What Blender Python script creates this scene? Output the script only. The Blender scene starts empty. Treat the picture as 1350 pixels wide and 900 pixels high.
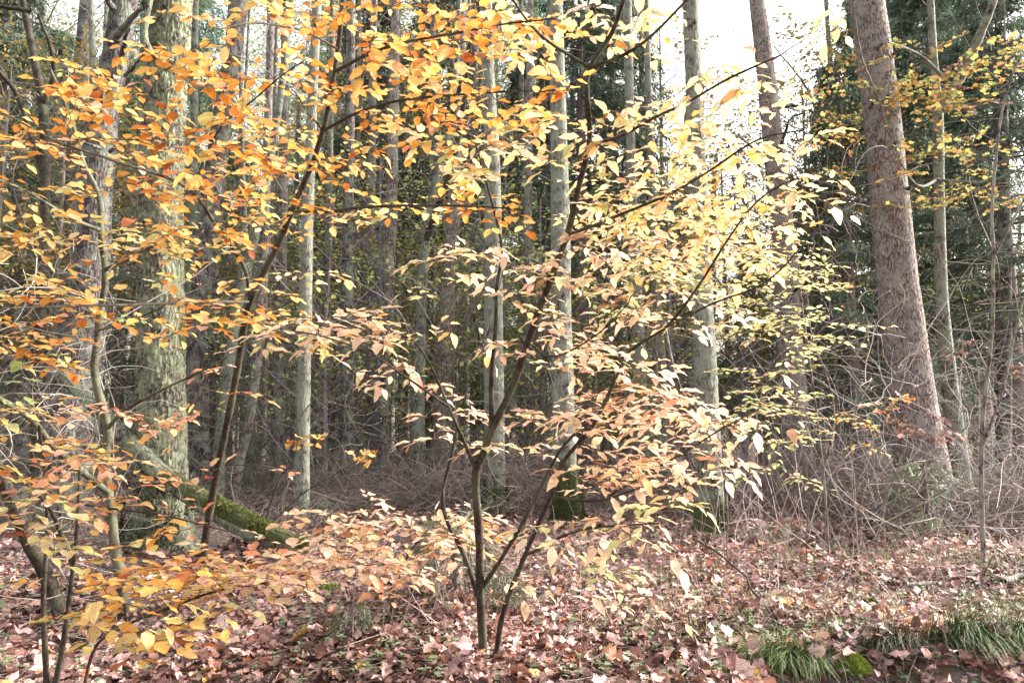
import bpy, math, random
import numpy as np
from mathutils import Matrix, Vector

# ------------------------------------------------------------------ camera, sky, sun, exposure
rng = np.random.default_rng(11)
random.seed(5)
W, H, F = 1350.0, 900.0, 985.0
CAMH, HORIZON = 1.35, 560.0
PITCH = math.atan((HORIZON - H / 2) / F)
C = bpy.context.scene.collection
scn = bpy.context.scene

cam = bpy.data.cameras.new('camera')
cam.sensor_width = 36.0
cam.lens = 36.0 * F / W
cam.clip_end = 2000
cam.clip_start = 0.05
camo = bpy.data.objects.new('camera', cam)
C.objects.link(camo)
camo.location = (0, 0, CAMH)
camo.rotation_euler = (math.pi / 2 + PITCH, 0, 0)
scn.camera = camo

SUN_AZ, SUN_EL = math.radians(72), math.radians(27)      # azimuth clockwise from the view direction
wd = bpy.data.worlds.new('World')
scn.world = wd
wd.use_nodes = True
nt = wd.node_tree
bgn = nt.nodes['Background']
sky = nt.nodes.new('ShaderNodeTexSky')
sky.sky_type = 'NISHITA'
sky.sun_disc = False
sky.sun_elevation = SUN_EL
sky.sun_rotation = SUN_AZ
sky.dust_density = 6.0
sky.air_density = 1.4
hs = nt.nodes.new('ShaderNodeHueSaturation')
hs.inputs['Saturation'].default_value = 0.24
nt.links.new(sky.outputs[0], hs.inputs['Color'])
nt.links.new(hs.outputs[0], bgn.inputs['Color'])
bgn.inputs['Strength'].default_value = 0.15

sl = bpy.data.lights.new('sun', 'SUN')
sl.energy = 2.0
sl.angle = math.radians(0.6)
sl.color = (1.0, 0.94, 0.87)
so = bpy.data.objects.new('sun', sl)
C.objects.link(so)
sd = Vector((math.sin(SUN_AZ) * math.cos(SUN_EL), math.cos(SUN_AZ) * math.cos(SUN_EL), math.sin(SUN_EL)))
so.rotation_euler = sd.to_track_quat('Z', 'Y').to_euler()
so.location = (30, 5, 30)

scn.view_settings.view_transform = 'Standard'
scn.view_settings.look = 'None'
scn.view_settings.exposure = 2.12
scn.view_settings.gamma = 1.0
scn.cycles.max_bounces = 6
scn.cycles.transparent_max_bounces = 4

# ------------------------------------------------------------------ maths helpers
cp, sp_ = math.cos(PITCH), math.sin(PITCH)

def P(px, py, Y):
    """the place that pixel (px, py) of the 1350 x 900 photograph shows, Y metres ahead"""
    a, b = (px - W / 2) / F, (H / 2 - py) / F
    dy, dz = cp - b * sp_, sp_ + b * cp
    return np.array([a / dy * Y, Y, CAMH + dz / dy * Y])

def proj(p):
    q = np.asarray(p, float) - np.array([0, 0, CAMH])
    d = q[..., 1] * cp + q[..., 2] * sp_
    v = -q[..., 1] * sp_ + q[..., 2] * cp
    return W / 2 + F * q[..., 0] / d, H / 2 - F * v / d, d

def smooth(a, b, x):
    t = np.clip((x - a) / (b - a), 0, 1)
    return t * t * (3 - 2 * t)

def vnoise(p, seed=0):
    p = np.asarray(p, float)
    i = np.floor(p).astype(np.int64)
    f = p - i
    f = f * f * (3 - 2 * f)
    def h(o):
        j = i + np.array(o)
        n = j[..., 0] * 374761393 + j[..., 1] * 668265263 + j[..., 2] * 2147483647 + seed * 974634777
        n = (n ^ (n >> 13)) * 1274126177
        n = n ^ (n >> 16)
        return (n & 0xffff) / 65535.0
    x0 = h((0, 0, 0)) * (1 - f[..., 0]) + h((1, 0, 0)) * f[..., 0]
    x1 = h((0, 1, 0)) * (1 - f[..., 0]) + h((1, 1, 0)) * f[..., 0]
    x2 = h((0, 0, 1)) * (1 - f[..., 0]) + h((1, 0, 1)) * f[..., 0]
    x3 = h((0, 1, 1)) * (1 - f[..., 0]) + h((1, 1, 1)) * f[..., 0]
    y0 = x0 * (1 - f[..., 1]) + x1 * f[..., 1]
    y1 = x2 * (1 - f[..., 1]) + x3 * f[..., 1]
    return y0 * (1 - f[..., 2]) + y1 * f[..., 2]

def G(x, y):
    """height of the forest floor"""
    x, y = np.asarray(x, float), np.asarray(y, float)
    z0 = np.zeros_like(x)
    g = 0.10 * (vnoise(np.stack([x * .45, y * .45, z0], -1), 3) - .5) + 0.05 * (vnoise(np.stack([x * 1.7, y * 1.7, z0], -1), 4) - .5)
    far = smooth(8, 60, y)
    g = g * (1 + 3 * far)
    edge = 4.25 + 0.10 * (x - 1.2) + .12 * (vnoise(np.stack([x * 3, y * 0, z0], -1), 8) - .5)
    bank = smooth(1.1, 1.9, x) * (1 - smooth(edge - .38, edge, y))
    return g - 0.30 * bank + 0.06 * smooth(1.2, 2.2, x) * smooth(4.1, 4.7, y) * (1 - smooth(5, 8, y))

def unit(v):
    v = np.asarray(v, float)
    return v / np.maximum(np.linalg.norm(v, axis=-1, keepdims=True), 1e-9)

def spline(pts, n):
    pts = np.asarray(pts, float)
    m = len(pts)
    if m == 2:
        t = np.linspace(0, 1, n)[:, None]
        return pts[0] * (1 - t) + pts[1] * t
    e = np.vstack([2 * pts[0] - pts[1], pts, 2 * pts[-1] - pts[-2]])
    seg = np.concatenate([[0], np.cumsum(np.linalg.norm(np.diff(pts[:, :3], axis=0), axis=1))])
    s = np.linspace(0, seg[-1], n)
    k = np.clip(np.searchsorted(seg, s, 'right') - 1, 0, m - 2)
    t = ((s - seg[k]) / (seg[k + 1] - seg[k]))[:, None]
    p0, p1, p2, p3 = e[k], e[k + 1], e[k + 2], e[k + 3]
    return .5 * (2 * p1 + (p2 - p0) * t + (2 * p0 - 5 * p1 + 4 * p2 - p3) * t * t + (3 * p1 - p0 - 3 * p2 + p3) * t ** 3)

# ------------------------------------------------------------------ mesh building
class MB:
    def __init__(self):
        self.v, self.f, self.c, self.u, self.n = [], [], [], [], 0
    def add(self, v, faces, col=None, luv=None):
        v = np.asarray(v, float).reshape(-1, 3)
        k = len(v)
        self.v.append(v)
        for f in (faces if isinstance(faces, list) else [faces]):
            self.f.append(np.asarray(f) + self.n)
        if col is None: col = (1, 1, 1)
        col = np.asarray(col, float)
        self.c.append(np.broadcast_to(col, (k, 3)) if col.ndim == 1 else col)
        self.u.append(np.zeros((k, 3)) if luv is None else np.asarray(luv, float).reshape(-1, 3))
        self.n += k
    def mesh(self, name, m, origin=(0, 0, 0), smooth_=True):
        me = bpy.data.meshes.new(name)
        V = np.concatenate(self.v) - np.asarray(origin)
        cnt = sum(len(f) for f in self.f)
        tot = np.concatenate([np.full(len(f), f.shape[1]) for f in self.f])
        loops = np.concatenate([f.ravel() for f in self.f]).astype(np.int32)
        me.vertices.add(len(V)); me.vertices.foreach_set('co', V.ravel())
        me.loops.add(len(loops)); me.loops.foreach_set('vertex_index', loops)
        me.polygons.add(cnt)
        st = np.concatenate([[0], np.cumsum(tot)[:-1]]).astype(np.int32)
        me.polygons.foreach_set('loop_start', st)
        me.polygons.foreach_set('use_smooth', np.full(cnt, smooth_))
        a = me.attributes.new('Col', 'FLOAT_COLOR', 'POINT')
        cc = np.concatenate(self.c); cc = np.hstack([cc, np.ones((len(cc), 1))])
        a.data.foreach_set('color', cc.ravel())
        a = me.attributes.new('luv', 'FLOAT_VECTOR', 'POINT')
        a.data.foreach_set('vector', np.concatenate(self.u).ravel())
        me.update(calc_edges=True)
        me.materials.append(m)
        return me
    def build(self, name, m, parent=None, origin=None, smooth_=True, **tags):
        if self.n == 0: return None
        if origin is None:
            origin = tuple(parent.location) if parent is not None else (0, 0, 0)
        o = bpy.data.objects.new(name, self.mesh(name, m, origin, smooth_))
        C.objects.link(o)
        if parent is not None: o.parent = parent
        else: o.location = origin
        for k, t in tags.items(): o[k] = t
        return o

def empty(name, loc, label, cat, group=None):
    o = bpy.data.objects.new(name, None)
    o.empty_display_size = .1
    C.objects.link(o)
    o.location = tuple(float(a) for a in loc)
    o['label'] = label; o['category'] = cat
    if group: o['group'] = group
    return o

def frames(pts):
    """parallel frames for a batch of curves (N, n, 3)"""
    t = np.gradient(pts, axis=1)
    t = unit(t)
    ref = np.where(np.abs(t[:, :1, 2:3]) > .8, np.array([[[1., .1, 0]]]), np.array([[[0, 0, 1.]]]))
    ref = np.broadcast_to(ref, t.shape)
    a = unit(np.cross(t, ref))
    b = np.cross(t, a)
    return a, b

def tubes(mb, pts, rad, k=3, col=(1, 1, 1)):
    pts = np.asarray(pts, float); rad = np.asarray(rad, float)
    if pts.ndim == 2: pts, rad = pts[None], rad[None]
    N, n, _ = pts.shape
    a, b = frames(pts)
    th = np.arange(k) * 2 * math.pi / k
    ring = pts[:, :, None] + rad[:, :, None, None] * (a[:, :, None] * np.cos(th)[None, None, :, None] + b[:, :, None] * np.sin(th)[None, None, :, None])
    i = np.arange(N)[:, None, None] * n * k + np.arange(n - 1)[None, :, None] * k
    j = np.arange(k)[None, None, :]
    j2 = (j + 1) % k
    f = np.stack([i + j, i + j2, i + k + j2, i + k + j], -1).reshape(-1, 4)
    luv = np.zeros((N, n, k, 3)); luv[..., 0] = th; luv[..., 1] = np.linspace(0, 1, n)[None, :, None]
    col = np.asarray(col, float)
    if col.ndim == 2: col = np.repeat(col, n * k, 0)
    mb.add(ring, f, col, luv)

def curly(N, base, length, up=.3, wob=.35, n=6, spread=1.0, seed=0):
    """N random curved twigs from base points"""
    d = unit(rng.normal(0, 1, (N, 3)) * np.array([spread, spread, .6]) + np.array([0, 0, up]))
    L = np.asarray(length)[:, None]
    p = [np.asarray(base, float)]
    w = rng.normal(0, wob, (N, 3))
    for i in range(n - 1):
        p.append(p[-1] + d * L / (n - 1))
        w = w * .75 + rng.normal(0, wob * .6, (N, 3))
        d = unit(d + w)
    return np.stack(p, 1)

# ------------------------------------------------------------------ leaves
def leaf_template(kind, var, nst=7):
    r = random.Random(kind + str(var))
    s = np.linspace(0, 1, nst)
    if kind == 'beech':
        w = r.uniform(.26, .33) * np.sin(math.pi * s ** r.uniform(.74, .9)) ** .8; bend, fold = r.uniform(-.15, .40), r.uniform(-.04, .13)
    elif kind == 'pale':
        w = .205 * np.sin(math.pi * s ** .8) ** .95; bend, fold = r.uniform(0, .34), r.uniform(.02, .10)
    elif kind == 'oak':
        nst = nst if nst == 7 else max(nst, 9); s = np.linspace(0, 1, nst)
        w = (.10 + .26 * np.sin(math.pi * s ** 1.25)) * (1 + .42 * np.cos(s * 2 * math.pi * 3.6 + .6)); w[0] = .02; w[-1] = .07
        bend, fold = r.uniform(-.5, .5), r.uniform(-.15, .22)
    elif kind == 'dry':
        w = .27 * np.sin(math.pi * s ** .9) ** .7; bend, fold = r.uniform(-1.1, 1.1), r.uniform(-.25, .3)
    else:
        w = .33 * np.sin(math.pi * s) ** .7; bend, fold = .1, .04
    w = np.maximum(w, .012)
    wob = r.uniform(.015, .05) * (3 if kind in ('oak', 'dry') else 1)
    ph, fr = r.uniform(0, 6), r.uniform(7, 15)
    ang = bend * s * 1.6
    ds = 1 / (nst - 1)
    y = np.concatenate([[0], np.cumsum(np.cos(ang[:-1]) * ds)])
    z = -np.concatenate([[0], np.cumsum(np.sin(ang[:-1]) * ds)])
    side = r.uniform(-.06, .06) * np.sin(s * 3)
    V = []; U = []
    for i in range(nst):
        for q in (-1, 0, 1):
            V.append((side[i] + q * w[i], y[i], z[i] + abs(q) * fold * w[i] * 3 + (wob * math.sin(fr * s[i] + ph + (1.6 if q > 0 else 0)) if q else 0)))
            U.append((q * w[i] * 3.2, s[i], 1.0))
    Fq = []
    for i in range(nst - 1):
        b = 3 * i
        Fq += [(b, b + 1, b + 4, b + 3), (b + 1, b + 2, b + 5, b + 4)]
    return np.array(V), np.array(Fq), np.array(U)

T_LEAF = {k: [leaf_template(k, v, 8 if k in ('beech', 'pale') else 9) for v in range(6)] for k in ('beech', 'pale', 'oak', 'dry')}
T_LOW = {k: [leaf_template(k, v, 4) for v in range(3)] for k in ('beech', 'dry')}
T_MID = {k: [leaf_template(k, v, q) for v in range(6)] for k, q in (('oak', 7), ('dry', 5))}
T_LOW['pale'] = T_LOW['beech']; T_LOW['oak'] = [leaf_template('dry', v, 4) for v in range(3)]

def leaf_frame(d, nrm):
    d = unit(d)
    x = unit(np.cross(d, nrm))
    return x, d, np.cross(x, d)

def add_leaves(mb, pos, d, nrm, size, col, temps):
    x, y, z = leaf_frame(d, nrm)
    N = len(pos)
    which = rng.integers(0, len(temps), N)
    for t, (V, Fq, U) in enumerate(temps):
        s = which == t
        n = int(s.sum())
        if n == 0: continue
        w = pos[s][:, None] + size[s][:, None, None] * (V[None, :, 0:1] * x[s][:, None] + V[None, :, 1:2] * y[s][:, None] + V[None, :, 2:3] * z[s][:, None])
        f = (Fq[None] + (np.arange(n) * len(V))[:, None, None]).reshape(-1, 4)
        mb.add(w, f, np.repeat(col[s], len(V), 0), np.tile(U, (n, 1)))

# ------------------------------------------------------------------ materials
def new_mat(name):
    m = bpy.data.materials.new(name); m.use_nodes = True
    t = m.node_tree; t.nodes.clear()
    o = t.nodes.new('ShaderNodeOutputMaterial')
    return m, t, o

def nd(t, typ, **kw):
    n = t.nodes.new(typ)
    for k, v in kw.items():
        if k in n.inputs: n.inputs[k].default_value = v
        else: setattr(n, k, v)
    return n

def math_(t, op, a, b=None, c=None):
    n = t.nodes.new('ShaderNodeMath'); n.operation = op
    for i, q in enumerate((a, b, c)):
        if q is None: continue
        if isinstance(q, (int, float)): n.inputs[i].default_value = q
        else: t.links.new(q, n.inputs[i])
    return n.outputs[0]

def mixc(t, fac, a, b, mode='MIX'):
    n = t.nodes.new('ShaderNodeMix'); n.data_type = 'RGBA'; n.blend_type = mode
    for sock, q in ((n.inputs[0], fac), (n.inputs[6], a), (n.inputs[7], b)):
        if isinstance(q, (int, float)): sock.default_value = q
        elif isinstance(q, tuple): sock.default_value = (*q, 1) if len(q) == 3 else q
        else: t.links.new(q, sock)
    return n.outputs[2]

def ramp(t, fac, stops):
    n = t.nodes.new('ShaderNodeValToRGB')
    e = n.color_ramp.elements
    while len(e) < len(stops): e.new(.5)
    for q, (p, c) in zip(e, stops):
        q.position = p; q.color = (*c, 1) if len(c) == 3 else c
    t.links.new(fac, n.inputs[0])
    return n.outputs[0]

def leaf_material(name, per_object, trans=.45, veins=.3, rough=.5):
    m, t, o = new_mat(name)
    if per_object:
        col = nd(t, 'ShaderNodeObjectInfo').outputs['Color']
    else:
        col = nd(t, 'ShaderNodeAttribute', attribute_name='Col').outputs['Color']
    uv = nd(t, 'ShaderNodeAttribute', attribute_name='luv').outputs['Vector']
    sx = t.nodes.new('ShaderNodeSeparateXYZ'); t.links.new(uv, sx.inputs[0])
    ax = math_(t, 'ABSOLUTE', sx.outputs[0])
    lat = math_(t, 'SINE', math_(t, 'MULTIPLY', math_(t, 'SUBTRACT', sx.outputs[1], math_(t, 'MULTIPLY', ax, .22)), 52.0))
    ed = nd(t, 'ShaderNodeTexNoise', Scale=9.0, Detail=3.0)
    lat = math_(t, 'POWER', math_(t, 'MULTIPLY_ADD', lat, .5, .5), 3.0)
    rib = math_(t, 'LESS_THAN', ax, .05)
    vein = math_(t, 'MAXIMUM', lat, rib)
    tc = nd(t, 'ShaderNodeTexCoord').outputs['Object']
    no = nd(t, 'ShaderNodeTexNoise', Scale=38.0, Detail=3.0)
    t.links.new(tc, no.inputs['Vector'])
    blot = math_(t, 'MULTIPLY_ADD', no.outputs['Fac'], .9, .55)
    c2 = mixc(t, 1.0, col, ramp(t, no.outputs['Fac'], [(.28, (.84, .74, .68)), (.5, (1.05, 1.05, 1.04))]), 'MULTIPLY')
    c3 = mixc(t, math_(t, 'MULTIPLY', vein, veins), c2, (.20, .09, .03))
    rnd = nd(t, 'ShaderNodeNewGeometry').outputs['Random Per Island']
    va = t.nodes.new('ShaderNodeVectorMath'); va.operation = 'MULTIPLY_ADD'; t.links.new(uv, va.inputs[0]); va.inputs[1].default_value = (.35, .5, 1)
    cb = t.nodes.new('ShaderNodeCombineXYZ'); t.links.new(math_(t, 'MULTIPLY', rnd, 43.0), cb.inputs[0]); t.links.new(math_(t, 'MULTIPLY', nd(t, 'ShaderNodeObjectInfo').outputs['Random'], 71.0), cb.inputs[1]); t.links.new(cb.outputs[0], va.inputs[2])
    t.links.new(va.outputs[0], ed.inputs['Vector'])
    rim = math_(t, 'MULTIPLY', ax, .22)
    spot = ramp(t, math_(t, 'ADD', ed.outputs['Fac'], rim), [(.69, (0, 0, 0)), (.77, (1, 1, 1))])
    c3 = mixc(t, math_(t, 'MULTIPLY', spot, .7), c3, mixc(t, 1.0, c3, (.50, .32, .24), 'MULTIPLY'))
    pb = nd(t, 'ShaderNodeBsdfPrincipled', Roughness=rough)
    pb.inputs['Specular IOR Level'].default_value = .35
    t.links.new(c3, pb.inputs['Base Color'])
    bp = nd(t, 'ShaderNodeBump', Strength=.35, Distance=.004); t.links.new(vein, bp.inputs['Height'])
    t.links.new(bp.outputs[0], pb.inputs['Normal'])
    tr = nd(t, 'ShaderNodeBsdfTranslucent'); t.links.new(c3, tr.inputs['Color'])
    mx = nd(t, 'ShaderNodeMixShader'); mx.inputs[0].default_value = trans
    t.links.new(pb.outputs[0], mx.inputs[1]); t.links.new(tr.outputs[0], mx.inputs[2])
    t.links.new(mx.outputs[0], o.inputs[0])
    return m

def plain_leaf(name, trans=.35):
    m, t, o = new_mat(name)
    col = nd(t, 'ShaderNodeAttribute', attribute_name='Col').outputs['Color']
    oi = nd(t, 'ShaderNodeObjectInfo').outputs['Color']
    c = mixc(t, 1.0, col, oi, 'MULTIPLY')
    df = nd(t, 'ShaderNodeBsdfPrincipled', Roughness=.6); df.inputs['Specular IOR Level'].default_value = .25
    tr = nd(t, 'ShaderNodeBsdfTranslucent')
    t.links.new(c, df.inputs['Base Color']); t.links.new(c, tr.inputs['Color'])
    mx = nd(t, 'ShaderNodeMixShader'); mx.inputs[0].default_value = trans
    t.links.new(df.outputs[0], mx.inputs[1]); t.links.new(tr.outputs[0], mx.inputs[2])
    t.links.new(mx.outputs[0], o.inputs[0])
    return m

def bark_material(name, dark, mid, light, scale=14.0, stretch=.22, strength=.9, dist=.02, lichen=None, lich_amt=.4, moss=True, plates=False):
    m, t, o = new_mat(name)
    tc = nd(t, 'ShaderNodeTexCoord').outputs['Object']
    oi = nd(t, 'ShaderNodeObjectInfo').outputs['Random']
    off = t.nodes.new('ShaderNodeVectorMath'); off.operation = 'ADD'
    cx = t.nodes.new('ShaderNodeCombineXYZ'); t.links.new(math_(t, 'MULTIPLY', oi, 37.0), cx.inputs[0]); t.links.new(math_(t, 'MULTIPLY', oi, 91.0), cx.inputs[2])
    t.links.new(tc, off.inputs[0]); t.links.new(cx.outputs[0], off.inputs[1])
    wn = nd(t, 'ShaderNodeTexNoise', Scale=scale * .35, Detail=2.0); t.links.new(off.outputs[0], wn.inputs['Vector'])
    wa = t.nodes.new('ShaderNodeVectorMath'); wa.operation = 'MULTIPLY_ADD'
    t.links.new(wn.outputs['Color'], wa.inputs[0]); wa.inputs[1].default_value = (.09, .09, .09); t.links.new(off.outputs[0], wa.inputs[2])
    mp = nd(t, 'ShaderNodeMapping'); mp.inputs['Scale'].default_value = (1, 1, stretch)
    t.links.new(wa.outputs[0], mp.inputs['Vector'])
    vo = nd(t, 'ShaderNodeTexVoronoi', Scale=scale * 1.6); vo.feature = 'DISTANCE_TO_EDGE'; t.links.new(mp.outputs[0], vo.inputs['Vector'])
    n1 = nd(t, 'ShaderNodeTexNoise', Scale=scale * 2.2, Detail=6.0, Roughness=.65); t.links.new(mp.outputs[0], n1.inputs['Vector'])
    n2 = nd(t, 'ShaderNodeTexNoise', Scale=2.3, Detail=4.0); t.links.new(off.outputs[0], n2.inputs['Vector'])
    n3 = nd(t, 'ShaderNodeTexNoise', Scale=scale * 5, Detail=4.0, Roughness=.7); t.links.new(off.outputs[0], n3.inputs['Vector'])
    edge = math_(t, 'MULTIPLY', vo.outputs['Distance'], 4.0)
    edge = math_(t, 'MINIMUM', edge, 1.0)
    hgt = math_(t, 'ADD', math_(t, 'MULTIPLY', edge, .30), math_(t, 'ADD', math_(t, 'MULTIPLY', n1.outputs['Fac'], 1.05), math_(t, 'MULTIPLY', n3.outputs['Fac'], .25)))
    hgt = math_(t, 'MULTIPLY', hgt, .8)
    base = ramp(t, hgt, [(.54, dark), (.67, mid), (.86, light)])
    base = mixc(t, 1.0, base, ramp(t, n2.outputs['Fac'], [(.3, (.72, .72, .75)), (.7, (1.15, 1.12, 1.1))]), 'MULTIPLY')
    if lichen:
        ln = nd(t, 'ShaderNodeTexNoise', Scale=5.5, Detail=6.0, Roughness=.7); t.links.new(off.outputs[0], ln.inputs['Vector'])
        lf = ramp(t, ln.outputs['Fac'], [(.5 - .25 * lich_amt, (0, 0, 0)), (.62 - .15 * lich_amt, (1, 1, 1))])
        base = mixc(t, math_(t, 'MULTIPLY', lf, .75), base, lichen)
    if moss:
        at = nd(t, 'ShaderNodeAttribute', attribute_name='Col'); sc = t.nodes.new('ShaderNodeSeparateColor'); t.links.new(at.outputs['Color'], sc.inputs[0])
        mn = nd(t, 'ShaderNodeTexNoise', Scale=9.0, Detail=5.0, Roughness=.7); t.links.new(off.outputs[0], mn.inputs['Vector'])
        mf = math_(t, 'SUBTRACT', math_(t, 'MULTIPLY_ADD', sc.outputs[1], 1.5, mn.outputs['Fac']), .95)
        mf = math_(t, 'MINIMUM', math_(t, 'MAXIMUM', math_(t, 'MULTIPLY', mf, 4.0), 0.0), 1.0)
        mc = ramp(t, n3.outputs['Fac'], [(.3, (.028, .036, .014)), (.7, (.095, .105, .038))])
        base = mixc(t, mf, base, mc)
    pb = nd(t, 'ShaderNodeBsdfPrincipled', Roughness=.85); pb.inputs['Specular IOR Level'].default_value = .25
    t.links.new(base, pb.inputs['Base Color'])
    bp = nd(t, 'ShaderNodeBump', Strength=strength, Distance=dist); t.links.new(hgt, bp.inputs['Height'])
    t.links.new(bp.outputs[0], pb.inputs['Normal'])
    t.links.new(pb.outputs[0], o.inputs[0])
    return m

def attr_mat(name, rough=.85, noise=30.0, lo=.7, hi=1.15, bump=.3):
    m, t, o = new_mat(name)
    col = nd(t, 'ShaderNodeAttribute', attribute_name='Col').outputs['Color']
    oi = nd(t, 'ShaderNodeObjectInfo').outputs['Color']
    tc = nd(t, 'ShaderNodeTexCoord').outputs['Object']
    no = nd(t, 'ShaderNodeTexNoise', Scale=noise, Detail=4.0); t.links.new(tc, no.inputs['Vector'])
    c = mixc(t, 1.0, mixc(t, 1.0, col, oi, 'MULTIPLY'), ramp(t, no.outputs['Fac'], [(.3, (lo,) * 3), (.7, (hi,) * 3)]), 'MULTIPLY')
    pb = nd(t, 'ShaderNodeBsdfPrincipled', Roughness=rough); pb.inputs['Specular IOR Level'].default_value = .25
    t.links.new(c, pb.inputs['Base Color'])
    if bump:
        bp = nd(t, 'ShaderNodeBump', Strength=bump, Distance=.01); t.links.new(no.outputs['Fac'], bp.inputs['Height']); t.links.new(bp.outputs[0], pb.inputs['Normal'])
    t.links.new(pb.outputs[0], o.inputs[0])
    return m

def soil_material():
    m, t, o = new_mat('forest_soil')
    tc = nd(t, 'ShaderNodeTexCoord').outputs['Object']
    a = nd(t, 'ShaderNodeTexNoise', Scale=9.0, Detail=8.0, Roughness=.7); t.links.new(tc, a.inputs['Vector'])
    v = nd(t, 'ShaderNodeTexVoronoi', Scale=11.0); t.links.new(tc, v.inputs['Vector'])
    b = nd(t, 'ShaderNodeTexNoise', Scale=.7, Detail=3.0); t.links.new(tc, b.inputs['Vector'])
    c = ramp(t, a.outputs['Fac'], [(.3, (.05, .032, .028)), (.55, (.13, .085, .07)), (.75, (.24, .16, .13))])
    c = mixc(t, .35, c, mixc(t, 1.0, v.outputs['Color'], (.32, .2, .16), 'MULTIPLY'))
    c = mixc(t, ramp(t, b.outputs['Fac'], [(.5, (0, 0, 0)), (.75, (.5, .5, .5))]), c, (.12, .12, .05))
    pb = nd(t, 'ShaderNodeBsdfPrincipled', Roughness=.95); t.links.new(c, pb.inputs['Base Color'])
    bp = nd(t, 'ShaderNodeBump', Strength=.8, Distance=.04); t.links.new(a.outputs['Fac'], bp.inputs['Height']); t.links.new(bp.outputs[0], pb.inputs['Normal'])
    t.links.new(pb.outputs[0], o.inputs[0])
    return m

M = {
    'leaf_obj': leaf_material('leaf_surface', True, trans=.5, veins=.16),
    'leaf': leaf_material('leaf_surface_joined', False, trans=.5, veins=.12),
    'litter_obj': leaf_material('fallen_leaf_surface', True, trans=.08, veins=.35, rough=.55),
    'litter': leaf_material('litter_surface', False, trans=.08, veins=.35, rough=.55),
    'needles': plain_leaf('needle_foliage', .2),
    'smallleaf': plain_leaf('small_leaf_foliage', .45),
    'soil': soil_material(),
    'twig': attr_mat('twig_bark', .8, 60.0),
    'brash': attr_mat('dead_twig', .9, 40.0),
    'oak': bark_material('oak_bark', (.03, .025, .02), (.13, .117, .09), (.27, .25, .195), 15, .42, 1.0, .025, (.25, .28, .17), .3),
    'pine': bark_material('pine_bark', (.085, .062, .058), (.24, .185, .17), (.42, .34, .31), 21, .22, 1.0, .018, (.30, .28, .24), .1),
    'pine_dark': bark_material('dark_pine_bark', (.03, .023, .023), (.10, .078, .078), (.20, .155, .15), 17, .2, 1.0, .025, (.24, .26, .21), .2),
    'grey': bark_material('lichen_grey_bark', (.04, .034, .028), (.16, .142, .118), (.31, .285, .24), 18, .26, 1.0, .018, (.26, .28, .22), .45),
    'pink': bark_material('pinkish_bark', (.06, .045, .042), (.19, .145, .135), (.32, .25, .235), 17, .24, .8, .012, (.28, .29, .24), .2),
    'green': bark_material('algae_bark', (.04, .037, .032), (.125, .118, .10), (.23, .22, .18), 17, .28, .8, .012, (.21, .24, .175), .35),
    'sapling': bark_material('sapling_bark', (.022, .016, .012), (.045, .033, .025), (.08, .062, .046), 30, .5, .5, .004, (.085, .085, .055), .15),
    'sapling_olive': bark_material('olive_sapling_bark', (.03, .027, .018), (.07, .062, .043), (.12, .11, .075), 30, .5, .5, .004, (.16, .17, .11), .3),
    'moss': attr_mat('moss', .95, 30.0, .6, 1.3, .5),
    'grass': attr_mat('grass_blade', .6, 12.0, .8, 1.15, 0),
}

# ------------------------------------------------------------------ the forest floor
def build_ground():
    mb = MB()
    xs = np.concatenate([-np.geomspace(160, 8, 26), np.linspace(-7.6, 7.6, 135), np.geomspace(8, 160, 26)])
    ys = np.concatenate([np.linspace(-14, 2.2, 14), np.linspace(2.4, 14, 125), np.geomspace(14.3, 260, 60)])
    X, Y = np.meshgrid(xs, ys)
    Z = G(X, Y)
    n, k = X.shape
    i = (np.arange(n - 1)[:, None] * k + np.arange(k - 1)[None]).ravel()
    mb.add(np.stack([X, Y, Z], -1), np.stack([i, i + 1, i + k + 1, i + k], -1))
    o = mb.build('forest_floor', M['soil']); o['kind'] = 'structure'
    return o
floor = build_ground()

LIT = np.array([(.33, .215, .20), (.21, .12, .108), (.48, .35, .33), (.12, .067, .064), (.36, .18, .13), (.62, .50, .47), (.09, .06, .062), (.40, .16, .07), (.30, .21, .225), (.50, .38, .29)])
def lit_cols(n):
    w = np.array([5, 5, 4, 4, 2, 2, 2.2, .8, 3, .6]); w = w / w.sum()
    c = LIT[rng.choice(len(LIT), n, p=w)] * rng.uniform(.8, 1.2, (n, 1)) * rng.uniform(.94, 1.06, (n, 3)) * np.array((1.04, .96, .945))
    return c

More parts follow.
